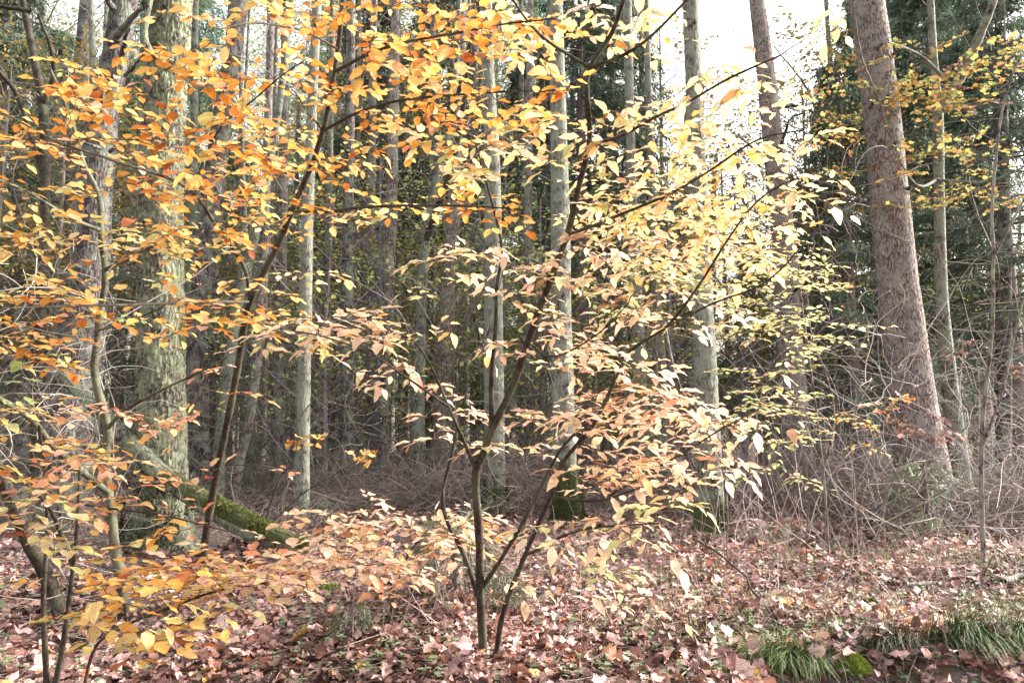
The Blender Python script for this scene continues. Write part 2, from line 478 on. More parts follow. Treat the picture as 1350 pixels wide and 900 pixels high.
def litter():
    for (N, y0, y1, temps, name, s0) in ((31000, 2.7, 8.0, T_MID, 'leaf_litter', .078), (21000, 8.0, 26.0, T_LOW, 'far_leaf_litter', .13)):
        Y = np.exp(rng.uniform(math.log(y0), math.log(y1), N))
        X = rng.uniform(-1, 1, N) * (Y * .78 + .6)
        bank = (X > 1.3) & (Y < 4.2) & (rng.random(N) < .45)
        keep = ~bank
        if y0 > 6: keep &= vnoise(np.stack([X * .8, Y * .8, X * 0], -1), 9) > .25
        X, Y = X[keep], Y[keep]; n = len(X)
        z = G(X, Y) + rng.uniform(.004, .05, n)
        yaw = rng.uniform(0, 2 * math.pi, n)
        d = np.stack([np.cos(yaw), np.sin(yaw), rng.normal(0, .25, n)], -1)
        nr = unit(np.stack([rng.normal(0, .42, n), rng.normal(-.05, .42, n), rng.choice([1., -1.], n)], -1))
        size = s0 * rng.uniform(.55, 1.25, n)
        col = lit_cols(n)
        damp = vnoise(np.stack([X * 1.1, Y * 1.1, X * 0], -1), 61)
        col = col * (.45 + .85 * smooth(.3, .7, damp))[:, None] * (1 + .25 * smooth(0, .4, X / Y))[:, None]
        mb = MB()
        oak = rng.random(n) < .6
        for kind, s in (('oak', oak), ('dry', ~oak)):
            add_leaves(mb, np.stack([X, Y, z], -1)[s], d[s], nr[s], size[s], col[s], temps[kind])
        mb.build(name, M['litter'], kind='stuff', label='deep brown and pink-brown oak leaf litter covering the forest floor' if s0 < .12 else 'thinner leaf litter reaching back between the trunks', category='leaf litter')
    # the 300 that show largest: single leaves
    meshes = []
    for kind in ('oak', 'dry', 'oak'):
        for (V, Fq, U) in T_LEAF[kind]:
            mb = MB(); mb.add(V, Fq, None, U); meshes.append(mb.mesh('fallen_leaf', M['litter_obj']))
    for i in range(300):
        while True:
            px, py = rng.uniform(-10, 1360), rng.uniform(745, 905)
            Yp = CAMH / ((py - HORIZON) / F)
            q = P(px, py, min(Yp, 6.5))
            if not (q[0] > 1.3 and q[1] < 4.25): break
        z = float(G(q[0], q[1])) + rng.uniform(.035, .065)
        yaw = rng.uniform(0, 6.28)
        x, y, zz = leaf_frame(np.array([math.cos(yaw), math.sin(yaw), rng.normal(0, .2)]), unit(np.array([rng.normal(0, .3), rng.normal(-.1, .3), 1.])))
        o = bpy.data.objects.new('fallen_leaf', meshes[rng.integers(0, len(meshes))])
        C.objects.link(o); o.parent = floor
        s = rng.uniform(.085, .14)
        o.matrix_basis = Matrix(((x[0] * s, y[0] * s, zz[0] * s, q[0]), (x[1] * s, y[1] * s, zz[1] * s, q[1]), (x[2] * s, y[2] * s, zz[2] * s, z), (0, 0, 0, 1)))
        c = lit_cols(1)[0] * 1.15
        if rng.random() < .05: c = np.array((.62, .40, .12))
        o.color = (*np.clip(c, 0, 1), 1)
litter()

# ------------------------------------------------------------------ trunks
def trunk_mesh(path, rad, k, rows, furrow=0., ffreq=9., seed=0, flare=0., moss=None, lump=.04):
    """one tapered trunk with furrowed bark as geometry; path (m,3), rad (m)"""
    c = spline(np.hstack([path, np.asarray(rad)[:, None]]), rows)
    p, r = c[:, :3], c[:, 3].copy()
    h = np.concatenate([[0], np.cumsum(np.linalg.norm(np.diff(p, axis=0), axis=1))])
    a, b = frames(p[None]); a, b = a[0], b[0]
    th = np.arange(k) * 2 * math.pi / k
    rr = np.repeat(r[:, None], k, 1)
    cx, sx = np.cos(th)[None], np.sin(th)[None]
    hh = np.repeat(h[:, None], k, 1)
    low = vnoise(np.stack([cx * 1.2 + hh * 0, sx * 1.2 + hh * 0, hh * 1.3], -1), seed)
    rr = rr * (1 + lump * 2 * (low - .5))
    if flare:
        lob = vnoise(np.stack([cx * 2.0 + hh * 0, sx * 2.0 + hh * 0, hh * .4], -1), seed + 5)
        rr = rr * (1 + flare * np.exp(-hh / .28) * (.35 + 1.3 * lob))
    if furrow:
        warp = .7 * vnoise(np.stack([cx * 3 + hh * 0, sx * 3 + hh * 0, hh * 3], -1), seed + 2)
        q = np.stack([cx * ffreq * r[:, None] * 2 + warp, sx * ffreq * r[:, None] * 2 + warp, hh * ffreq * .62], -1)
        f1 = 1 - np.abs(2 * vnoise(q, seed + 3) - 1)
        f2 = 1 - np.abs(2 * vnoise(q * 2.1, seed + 4) - 1)
        rr = rr - furrow * (np.clip(f1 - .55, 0, 1) * 2.0 + .5 * np.clip(f2 - .6, 0, 1) * 2) + furrow * .3
    v = p[:, None] + rr[..., None] * (a[:, None] * cx[..., None] + b[:, None] * sx[..., None])
    i = np.arange(rows - 1)[:, None] * k; j = np.arange(k)[None]
    f = np.stack([i + j, i + (j + 1) % k, i + k + (j + 1) % k, i + k + j], -1).reshape(-1, 4)
    col = np.zeros((rows, k, 3)); col[..., 0] = 1
    if moss is not None:
        col[..., 1] = moss(hh, v)
    mb = MB(); mb.add(v, f, col.reshape(-1, 3))
    top = np.arange(k)[None] + (rows - 1) * k
    mb.f.append(top)
    return mb, p, r

def dead_twigs(mb, p, r, n, lmin, lmax, seed=0, col=(.25, .22, .19), zmin=.5, thick=.006):
    if n <= 0: return
    idx = rng.integers(1, len(p) - 1, n * 3)
    idx = idx[p[idx, 2] > zmin][:n]
    n = len(idx)
    if n == 0: return
    yaw = rng.uniform(0, 6.28, n)
    d = np.stack([np.cos(yaw), np.sin(yaw), rng.uniform(-.35, .45, n)], -1)
    base = p[idx] + unit(d * np.array([1, 1, 0])) * r[idx][:, None] * .8
    L = rng.uniform(lmin, lmax, n)
    pts = [base]; dd = unit(d)
    for i in range(4):
        pts.append(pts[-1] + dd * L[:, None] / 4); dd = unit(dd + rng.normal(0, .22, (n, 3)))
    pts = np.stack(pts, 1)
    th = thick * rng.uniform(.6, 1.5, n)
    tubes(mb, pts, th[:, None] * np.linspace(1, .25, 5)[None], 3, np.array(col) * rng.uniform(.8, 1.2, (n, 1)))
    sub = pts[:, 2] ; s2 = rng.random(n) < .7
    q = curly(int(s2.sum()), sub[s2], L[s2] * .5, up=.1, n=4)
    tubes(mb, q, (th[s2] * .5)[:, None] * np.linspace(1, .3, 4)[None], 3, np.array(col))

def tree(name, label, cat, pts, Y, mat, k=20, rows=60, furrow=0., flare=.25, twigs=12, twl=(.3, 1.1), moss=None, group=None, lean=0., ffreq=9., lump=.04, seed=None):
    """pts: (px, py, width px) from the foot up; the foot is set on the floor at distance Y"""
    seed = seed if seed is not None else int(rng.integers(1, 9999))
    path, rad = [], []
    n = len(pts)
    for i, (px, py, w) in enumerate(pts):
        yy = Y + lean * i / (n - 1)
        path.append(P(px, py, yy)); rad.append(w / 2 / F * yy)
    foot = path[0].copy(); foot[2] = float(G(foot[0], foot[1])) - .06
    if path[0][2] > foot[2] + .15:
        path.insert(0, foot); rad.insert(0, rad[0] * 1.04)
    else:
        path[0] = foot
    path, rad = np.array(path), np.array(rad)
    mb, p, r = trunk_mesh(path, rad, k, rows, furrow, ffreq, seed, flare, moss, lump)
    e = empty(name, (foot[0], foot[1], foot[2] + .06), label, cat, group)
    mb.build('trunk', M[mat], e)
    if twigs:
        tb = MB(); dead_twigs(tb, p, r, twigs, twl[0], twl[1], thick=.0035 + .0003 * Y)
        tb.build('dead_twig_growth', M['brash'], e, kind='stuff')
    return e, p, r

def stub(e, base, tip, r0, r1, mat='pine_dark', k=7, name='branch', bend=None):
    pts = [base, tip] if bend is None else [base, bend, tip]
    c = spline(np.array(pts), 9)
    c += rng.normal(0, .012, c.shape) * np.linspace(0, 1, 9)[:, None]
    mb = MB(); tubes(mb, c, np.linspace(r0, r1, 9), k, (1, 0, 0)); mb.build(name, M[mat], e)

mossfoot = lambda hi, amt=1.0: (lambda h, v: amt * np.clip(1 - h / hi, 0, 1) ** .7)

# the old oak, left of centre
def oak_moss(h, v):
    x, y, d = proj(v)
    side = smooth(228, 242, x)
    return np.maximum(.27 * np.clip(1 - h / .75, 0, 1) ** .5, np.maximum(side * np.exp(-((y - 440) / 28) ** 2) * .75, np.exp(-((y - 325) / 22) ** 2) * smooth(212, 225, x) * .7))
e, p, r = tree('oak_tree', 'broad furrowed oak with sunlit streak and green moss patches on its right side', 'tree',
     [(214, 735, 74), (213, 690, 70), (212, 600, 63), (212, 400, 58), (214, 200, 55), (227, 0, 54), (236, -120, 52)], 8.3, 'oak', 124, 360, .026, .3, 8, (.3, .8), oak_moss, ffreq=20)
for (a, b, c_, w) in (((228, 85, 8.1), (192, 60, 8), (198, -10, 8), .05), ((205, 325, 8.1), (185, 330, 8.0), (168, 345, 8.0), .03)):
    stub(e, P(*a), P(*c_), w, w * .6, 'oak', 9, 'branch', P(*b))

# the big leaning pine beside it
e, p, r = tree('pine_tree', 'thick dark pine leaning right with broken branch stubs left of the oak', 'tree',
     [(82, 700, 66), (92, 600, 62), (101, 500, 60), (114, 400, 52), (128, 230, 42), (140, 130, 37), (156, 55, 34), (178, -110, 32)], 10.2, 'pine_dark', 100, 340, .018, .2, 14, (.3, .9), ffreq=18)
for a, b, w in (((160, 80), (168, 38), .045), ((152, 50), (190, 8), .06), ((150, 12), (128, -20), .05), ((133, 195), (112, 190), .03), ((145, 200), (160, 185), .03), ((165, 100), (190, 75), .03), ((135, 150), (118, 120), .025)):
    stub(e, P(a[0], a[1], 10.0), P(b[0], b[1], 9.6), w, w * .45)

# the big pine at right with a lit rim
e, p, r = tree('pine_tree', 'tall scaly pine on the right with a bright sunlit right edge and knots', 'tree',
     [(1222, 672, 66), (1217, 620, 62), (1200, 500, 55), (1184, 380, 51), (1170, 230, 48), (1160, 130, 46), (1143, 0, 44), (1128, -120, 42)], 11.6, 'pine', 110, 400, .011, .2, 9, (.4, 1.2), ffreq=26)
for kx, ky in ((1157, 65), (1176, 75), (1146, 143), (1165, 135), (1158, 190), (1176, 195), (1196, 250)):
    q = P(kx, ky, 11.35)
    stub(e, q, q + np.array([.02, -.10, .05]), .035, .018, 'pine_dark', 8, 'branch_stub')

# more single trees: name, label, points, Y, material, twigs
TREES = [
 ('pine_tree', 'reddish pine crossing the bright sky gap, right of the centre', [(1052, 640, 40), (1048, 560, 38), (1040, 450, 34), (1033, 320, 31), (1021, 200, 27), (1010, 100, 25), (998, 0, 21), (988, -110, 19)], 14.5, 'pine', 16, 40, 120, .008),
 ('grey_barked_tree', 'grey-green trunk with dark mossy foot standing right of the pale shrub', [(936, 694, 38), (935, 640, 34), (931, 520, 31), (926, 400, 28), (920, 250, 25), (915, 120, 23), (910, 0, 22), (906, -110, 21)], 9.9, 'grey', 14, 60, 200, .008),
 ('grey_barked_tree', 'lichen-spotted pale trunk with mossy foot right behind the centre shrub stem', [(652, 672, 32), (652, 600, 28), (651, 480, 27), (650, 350, 25), (648, 200, 21), (643, 80, 17), (638, -110, 15)], 12.0, 'grey', 22, 50, 160, .006),
 ('grey_barked_tree', 'grey trunk with green moss-covered base right of the centre shrub', [(748, 700, 38), (746, 650, 33), (743, 560, 31), (740, 400, 27), (738, 250, 25), (735, 120, 22), (730, -110, 19)], 11.0, 'grey', 14, 50, 160, .007),
 ('young_tree', 'slim pale grey trunk standing alone behind the dark curved stem', [(397, 688, 24), (398, 640, 20), (400, 540, 18), (402, 440, 17), (405, 300, 16), (410, 180, 14), (418, 0, 12), (420, -80, 11)], 10.6, 'grey', 14, 36, 120, .004),
 ('pine_tree', 'purplish pine leaning right just behind the right side of the oak', [(263, 660, 26), (262, 560, 26), (261, 450, 26), (272, 310, 26), (290, 170, 24), (315, 20, 22), (330, -110, 21)], 13.0, 'pine_dark', 20, 30, 90, .006),
 ('pine_tree', 'narrower purple pine second to the right behind the oak', [(271, 640, 17), (273, 540, 17), (277, 420, 17), (284, 300, 16), (298, 150, 14), (312, -80, 12)], 16.5, 'pine_dark', 18, 20, 70, 0),
 ('spruce_pole', 'straight grey pole-like trunk touching the right foot of the oak', [(252, 655, 12), (252, 560, 12), (252, 460, 12), (254, 330, 11), (256, 150, 10), (258, -80, 9)], 14.0, 'green', 14, 16, 60, 0),
 ('pine_tree', 'dark trunk between the left edge and the big leaning pine', [(72, 640, 30), (80, 500, 28), (84, 400, 27), (92, 260, 24), (104, 120, 20), (115, 0, 18), (122, -90, 17)], 15.0, 'pine_dark', 16, 24, 80, .006),
 ('young_tree', 'thin grey stem running up beside the big leaning pine', [(112, 640, 12), (118, 500, 12), (122, 380, 11), (126, 200, 10), (123, 100, 9), (118, -80, 8)], 13.0, 'grey', 18, 14, 60, 0),
 ('pine_tree', 'greyish trunk at the left edge of the wood', [(22, 640, 28), (20, 500, 26), (20, 380, 24), (26, 240, 20), (34, 80, 15), (40, -80, 13)], 16.0, 'pink', 16, 24, 80, 0),
 ('forked_tree', 'dark crooked stem that forks near the top left corner', [(44, 640, 14), (50, 480, 14), (58, 330, 13), (60, 220, 13), (56, 140, 12), (44, 70, 10), (30, 0, 8), (22, -60, 7)], 11.0, 'sapling', 6, 14, 70, 0),
 ('young_tree', 'grey-green leaning trunk left of the brown twisted one', [(288, 665, 14), (291, 580, 14), (302, 480, 14), (314, 400, 13), (338, 300, 12), (362, 180, 10), (380, 40, 9), (390, -60, 8)], 12.5, 'green', 12, 16, 80, 0),
 ('young_tree', 'brown twisted trunk curving up behind the dark curved stem', [(309, 660, 12), (316, 610, 12), (328, 560, 12), (336, 500, 13), (343, 430, 14), (348, 340, 13), (352, 200, 11), (358, 0, 10), (360, -60, 9)], 12.7, 'pink', 10, 16, 80, 0),
 ('young_tree', 'grey-green trunk rising beside the brown twisted one', [(329, 650, 11), (330, 570, 12), (338, 480, 12), (346, 400, 12), (352, 260, 11), (356, 60, 9), (358, -60, 8)], 13.8, 'green', 10, 14, 70, 0),
 ('pine_tree', 'dark purplish trunk just left of the slim pale grey trunk', [(366, 655, 18), (367, 560, 18), (369, 450, 18), (371, 330, 15), (374, 180, 12), (378, -60, 10)], 14.2, 'pink', 26, 18, 80, 0),
 ('pine_tree', 'dark straight pine right of the slim pale grey trunk', [(459, 660, 19), (458, 560, 18), (458, 430, 18), (459, 300, 15), (461, 160, 13), (463, 0, 12), (464, -80, 11)], 13.6, 'pine_dark', 22, 22, 90, .003),
 ('pine_tree', 'pinkish pine between two thinner trunks in the middle left', [(504, 650, 14), (506, 560, 14), (511, 430, 16), (515, 300, 16), (518, 180, 15), (522, 0, 12), (524, -80, 11)], 14.6, 'pink', 22, 20, 90, 0),
 ('young_tree', 'greenish crooked trunk with forked dark crown left of the centre', [(548, 655, 18), (550, 590, 17), (553, 480, 16), (556, 390, 14), (561, 320, 13), (573, 250, 12), (590, 180, 10), (600, 110, 8), (606, 0, 6)], 13.8, 'green', 16, 20, 90, 0),
 ('pine_tree', 'broad dark brown pine left of the centre shrub', [(581, 645, 30), (582, 580, 27), (585, 480, 23), (590, 380, 20), (598, 280, 18), (604, 150, 15), (610, 0, 13), (612, -80, 12)], 14.8, 'pine', 22, 26, 90, .004),
 ('pine_tree', 'slender pink-brown trunk behind the fork of the centre shrub', [(689, 650, 15), (691, 560, 15), (693, 450, 13), (695, 330, 12), (697, 200, 10), (700, -60, 8)], 15.5, 'pink', 18, 16, 80, 0),
 ('pine_tree', 'dark trunk behind the spray of pale leaves right of centre', [(846, 650, 22), (844, 560, 21), (841, 450, 19), (836, 330, 15), (831, 180, 13), (827, 0, 12), (825, -80, 11)], 14.0, 'grey', 20, 22, 90, 0),
 ('young_tree', 'thin grey trunk left of the mossy-footed grey-green one', [(872, 650, 16), (873, 560, 17), (869, 440, 14), (862, 320, 11), (856, 150, 9), (850, -60, 8)], 14.5, 'grey', 16, 16, 80, 0),
 ('young_tree', 'brown-grey tree with raised fork and ochre leaves right of the scaly pine', [(1270, 660, 26), (1258, 560, 23), (1247, 460, 19), (1241, 380, 16), (1238, 260, 14), (1237, 160, 13), (1230, 60, 10), (1224, -60, 9)], 12.0, 'grey', 20, 26, 120, .003),
 ('spruce_pole', 'dim trunk at the right edge behind the pale bare stem', [(1322, 640, 20), (1323, 500, 19), (1324, 360, 17), (1322, 200, 15), (1318, 0, 13), (1316, -80, 12)], 16.0, 'pine_dark', 18, 22, 80, 0),
 ('spruce_pole', 'dim trunk between the sky-gap pine and the scaly pine', [(1072, 640, 14), (1074, 500, 13), (1077, 360, 11), (1080, 240, 9)], 19.0, 'pine_dark', 12, 14, 60, 0),
 ('birch_tree', 'thin pale trunk crossing the sky gap behind the sky-gap pine', [(1120, 640, 13), (1118, 450, 12), (1108, 250, 9), (1095, 90, 7), (1085, -60, 5)], 20.0, 'grey', 10, 14, 60, 0),
 ('spruce_pole', 'thin dark trunk hard against the left side of the broad brown pine', [(566, 640, 10), (566, 500, 10), (568, 350, 9), (570, 150, 8), (571, -60, 7)], 17.0, 'pine_dark', 16, 14, 60, 0),
 ('spruce_pole', 'thin trunk midway between the dark straight pine and pinkish pine', [(487, 645, 11), (487, 500, 10), (489, 350, 10), (492, 150, 8), (495, -60, 7)], 17.0, 'pink', 18, 14, 60, 0),
 ('spruce_pole', 'thin green-grey trunk just right of the slim pale grey trunk', [(430, 645, 12), (430, 500, 11), (432, 350, 10), (436, 150, 8), (440, -60, 7)], 16.0, 'green', 18, 14, 60, 0),
 ('spruce_pole', 'thin trunk beside the lichen-spotted pale one, on its left', [(628, 640, 11), (628, 500, 10), (627, 350, 10), (625, 150, 8), (624, -60, 7)], 17.5, 'pine_dark', 16, 14, 60, 0),
 ('spruce_pole', 'thin dark trunk left of the moss-covered base', [(716, 640, 12), (716, 500, 11), (718, 350, 10), (722, 150, 8), (726, -60, 7)], 18.0, 'pink', 14, 14, 60, 0),
 ('spruce_pole', 'thin trunk standing between the two grey trunks right of centre', [(800, 640, 12), (800, 500, 11), (803, 350, 10), (806, 150, 8), (810, -60, 7)], 17.0, 'green', 14, 14, 60, 0),
]
KEEP = {}
for (name, label, pts, Y, mat, tw, k, rows, fur) in TREES:
    moss = None
    if 'moss' in label: moss = mossfoot(.62 if 'centre shrub stem' in label else .55, 1.1)
    if 'moss-covered' in label: moss = mossfoot(1.0, 1.25)
    e, p, r = tree(name, label, 'tree', pts, Y, mat, k, rows, fur, .22 if Y < 15 else .1, tw, (.25, 1.0 if Y < 15 else 1.3), moss, ffreq=12, lump=.05)
    KEEP[label[:14]] = (e, p, r)
    if 'raised fork' in label: fork = e
    if 'forks near' in label:
        stub(e, P(56, 140, 11), P(52, 20, 10.6), .05, .02, 'sapling', 7, 'branch', P(72, 90, 10.8))
        stub(e, P(58, 230, 11), P(-20, 85, 10.4), .055, .03, 'sapling', 7, 'branch', P(20, 120, 10.8))
        stub(e, P(40, 15, 11), P(-20, 5, 10.8), .04, .025, 'sapling', 7, 'branch')
    if 'forked dark crown' in label:
        stub(e, P(561, 320, 13.8), P(620, 60, 12.5), .075, .03, 'sapling', 7, 'branch', P(600, 200, 13))
        stub(e, P(590, 180, 13.8), P(640, -20, 13), .06, .03, 'sapling', 7, 'branch')
    if 'crossing the bright sky gap' in label:
        for a, b, c_ in (((1024, 218), (1062, 150), (1040, 160)), ((1028, 140), (1085, 160), (1060, 142)), ((1038, 395), (1090, 380), (1062, 372))):
            stub(e, P(*a, 14.4), P(*b, 13.5), .04, .012, 'sapling', 6, 'branch', P(*c_, 14))

# far trunks, nothing tells them apart
FARGRP = 'slim trunks crowded deep in the wood'
far_variants = {}
LAND = [(60, 'left of the big leaning pine'), (190, 'between the leaning pine and the oak'), (300, 'just right of the oak'), (385, 'behind the twisted brown trunk'), (455, 'between the slim pale trunk and the dark straight pine'),
        (540, 'around the pinkish pine'), (625, 'around the broad brown pine'), (735, 'between the two pale grey trunks'), (830, 'behind the centre right sprays'), (925, 'left of the grey-green mossy-footed trunk'),
        (1060, 'below the bright sky gap'), (1190, 'left of the scaly pine'), (1400, 'behind the brambles at right')]
fx = np.concatenate([np.linspace(-30, 1380, 46) + rng.uniform(-14, 14, 46), np.linspace(-30, 1380, 44) + rng.uniform(-16, 16, 44)])
for i, x in enumerate(fx):
    Y = rng.uniform(18, 26) if i < 46 else rng.uniform(26, 42)
    if 940 < x < 1110 and rng.random() < .6: continue
    w = rng.uniform(5, 11) * (22 / Y) ** .5
    top = -60 if rng.random() < .5 else rng.uniform(60, 300)
    if 930 < x < 1120: top = rng.uniform(200, 330)
    b0 = HORIZON + CAMH / Y * F
    lean = rng.normal(0, 13) + (675 - x) * .03
    mt = ['pine_dark', 'pink', 'green', 'pine_dark', 'grey'][i % 5]
    tone = {'pine_dark': 'dark', 'pink': 'pinkish', 'green': 'greenish', 'grey': 'pale grey'}[mt]
    where = next(l for q_, l in LAND if x < q_)
    sz = 'thin' if w < 7.5 else 'sturdier'
    hgt = 'leaning' if abs(lean) > 16 else ('broken-topped' if top > 60 else 'straight')
    tree('distant_trunk', f'{tone} {sz} {hgt} far trunk {where}', 'tree',
         [(x, b0, w), (x + lean * .4 + rng.normal(0, 3), 400, w * .9), (x + lean, max(top, 250), w * .75), (x + lean * 1.5, top - 5, w * .55)] if top < 240 else [(x, b0, w), (x + lean * .4, 430, w * .9), (x + lean, top, w * .4)],
         Y, mt, 8, 22, 0, .1, 26, (.4, 2.0), group=FARGRP, lump=.08)

# ------------------------------------------------------------------ spruces and leafy trees behind
def spruce_meshes(seed, height, radius, nb, z0, trunk=True, green=(.085, .11, .075), dens=1.0, sparse=0.):
    r_ = np.random.default_rng(seed)
    nbough = nb
    z = z0 + (height - z0) * np.sort(r_.random(nbough)) ** .9
    L = radius * (1 - (z / height) ** 1.3) * r_.uniform(.55, 1.1, nbough) + .25
    yaw = r_.uniform(0, 6.28, nbough)
    n = 8
    s = np.linspace(0, 1, n)
    droop = r_.uniform(.15, .5, nbough)
    hx = L[:, None] * s
    dz = L[:, None] * (.12 * s - droop[:, None] * s ** 2 + .18 * s ** 4)
    pts = np.stack([hx * np.cos(yaw)[:, None], hx * np.sin(yaw)[:, None], z[:, None] + dz], -1)
    wood = MB()
    tubes(wood, np.array([[0, 0, 0], [0, 0, height * .5], [0, 0, height]], float), np.array([radius * .06 + .03, radius * .035 + .02, .01]), 8, (.17, .13, .12))
    tubes(wood, pts, (.010 + .012 * L)[:, None] * np.linspace(1, .25, n)[None], 3, (.14, .11, .10))
    # hanging branchlets with needles
    per = int(31 * dens)
    N = nbough * per
    bi = np.repeat(np.arange(nbough), per)
    if sparse: 
        keep = r_.random(N) > sparse; bi = bi[keep]; N = len(bi)
    t = r_.uniform(.22, 1.0, N) ** .8
    k = np.minimum((t * (n - 1)).astype(int), n - 2); ft = (t * (n - 1) - k)[:, None]
    base = pts[bi, k] * (1 - ft) + pts[bi, k + 1] * ft
    side = np.stack([-np.sin(yaw[bi]), np.cos(yaw[bi]), np.zeros(N)], -1) * r_.choice([-1., 1.], N)[:, None]
    outw = np.stack([np.cos(yaw[bi]), np.sin(yaw[bi]), np.zeros(N)], -1)
    Lb = r_.uniform(.18, .55, N) * (1.1 - .5 * t)
    d = unit(side * r_.uniform(.3, 1.0, (N, 1)) + outw * .5 + np.array([0, 0, -1]) * r_.uniform(.2, 1.3, (N, 1)))
    # along each branchlet: needle-bearing shoots, narrow quads
    m = 6
    tt = np.linspace(.15, 1, m)
    b2 = (base[:, None] + d[:, None] * (Lb[:, None] * tt)[..., None] + r_.normal(0, .015, (N, m, 3))).reshape(-1, 3)
    dd = unit(np.repeat(d, m, 0) + r_.normal(0, .55, (N * m, 3)) + np.array([0, 0, -.25]))
    ls = r_.uniform(.07, .16, N * m)
    wd_ = unit(np.cross(dd, r_.normal(0, 1, (N * m, 3)))) * r_.uniform(.008, .017, (N * m, 1))
    q = np.stack([b2 - wd_ * .6, b2 + wd_ * .6, b2 + dd * ls[:, None] + wd_, b2 + dd * ls[:, None] - wd_], 1)
    col = np.array(green) * r_.uniform(.6, 1.5, (N, 1)) * r_.uniform(.9, 1.1, (N, 3))
    col = np.repeat(np.repeat(col, m, 0), 4, 0)
    fo = MB(); fo.add(q, np.arange(N * m * 4).reshape(-1, 4), col)
    return wood.mesh('spruce_wood', M['brash']), fo.mesh('spruce_needles', M['needles'], smooth_=False)

def leafy_meshes(seed, height, radius, ncl, z0, cols, leaf=.055, per=60, flat=.35):
    r_ = np.random.default_rng(seed)
    wood = MB(); fo = MB()
    yaw = r_.uniform(0, 6.28, ncl); rr = radius * r_.uniform(.2, 1, ncl)
    zc = z0 + (height - z0) * r_.random(ncl)
    cen = np.stack([rr * np.cos(yaw), rr * np.sin(yaw), zc], -1)
    st = np.stack([cen[:, 0] * .05, cen[:, 1] * .05, np.maximum(zc - .5 * rr - .3, .2)], -1)
    midp = (st + cen) / 2 + r_.normal(0, .12, (ncl, 3)) + np.array([0, 0, .1])
    t = np.linspace(0, 1, 6)[None, :, None]
    pts = (1 - t) ** 2 * st[:, None] + 2 * t * (1 - t) * midp[:, None] + t ** 2 * cen[:, None]
    tubes(wood, np.array([[0, 0, 0], [.05, 0, height * .5], [0, .05, height * .95]], float), np.array([.05, .03, .008]) * (height / 5), 7, (.2, .18, .15))
    tubes(wood, pts, (.006 + .006 * rr)[:, None] * np.linspace(1, .3, 6)[None], 3, (.19, .165, .14))
    N = ncl * per
    ci = np.repeat(np.arange(ncl), per)
    off = r_.normal(0, 1, (N, 3)) * np.array([.38, .38, .38 * flat])
    q0 = cen[ci] + off
    d = unit(r_.normal(0, 1, (N, 3)) * np.array([1, 1, .5])); nr = unit(r_.normal(0, .5, (N, 3)) + np.array([0, 0, 1.]))
    x, y, z = leaf_frame(d, nr)
    s = leaf * r_.uniform(.6, 1.25, (N, 1))
    q = np.stack([q0, q0 + x * s * .36 + y * s * .45 + z * s * .08, q0 + y * s, q0 - x * s * .36 + y * s * .45 + z * s * .08], 1)
    cols = np.array(cols)
    cc = cols[r_.integers(0, len(cols), N)] * r_.uniform(.75, 1.25, (N, 1))
    fo.add(q, np.arange(N * 4).reshape(-1, 4), np.repeat(cc, 4, 0))
    return wood.mesh('leafy_wood', M['brash']), fo.mesh('leafy_foliage', M['smallleaf'], smooth_=False)

def place(name, label, meshes, x, Y, rot, sc, cat='tree', group=None, tint=(1, 1, 1), sz=None, parts=('trunk', 'crown')):
    q = P(x, HORIZON, Y)
    e = empty(name, (q[0], Y, float(G(q[0], Y)) - .05), label, cat, group)
    e.rotation_euler = (0, 0, rot)
    e.scale = (sc, sc, sz or sc)
    for nm, me in zip(parts, meshes):
        o = bpy.data.objects.new(nm, me); C.objects.link(o); o.parent = e; o.color = (*tint, 1)
    return e

SP = [spruce_meshes(1, 9.5, 2.0, 150, 1.0), spruce_meshes(2, 12.0, 2.4, 190, 2.5), spruce_meshes(3, 15.0, 2.6, 200, 5.0, dens=.9)]
YL = [(.42, .34, .07), (.50, .36, .08), (.34, .34, .08), (.24, .28, .07), (.48, .27, .06)]
OC = [(.30, .20, .06), (.38, .24, .07), (.26, .22, .07), (.42, .30, .08), (.20, .20, .06)]
GR = [(.14, .20, .06), (.20, .26, .08), (.26, .30, .08), (.34, .33, .09)]
LF = [leafy_meshes(11, 6.5, 1.7, 60, 1.2, YL), leafy_meshes(12, 9, 2.2, 80, 3.0, OC, .075), leafy_meshes(13, 3.2, 1.3, 46, .5, GR, .05), leafy_meshes(14, 11, 2.4, 90, 5, YL + OC, .08, 50)]

LF.append(leafy_meshes(15, 17, 3.0, 120, 6, GR + [(.30, .32, .20), (.36, .34, .22), (.40, .36, .18)], .085, 75, .5))
LF.append(leafy_meshes(16, 15, 2.6, 90, 5, OC + [(.40, .38, .20), (.30, .33, .16)], .075, 75, .5))
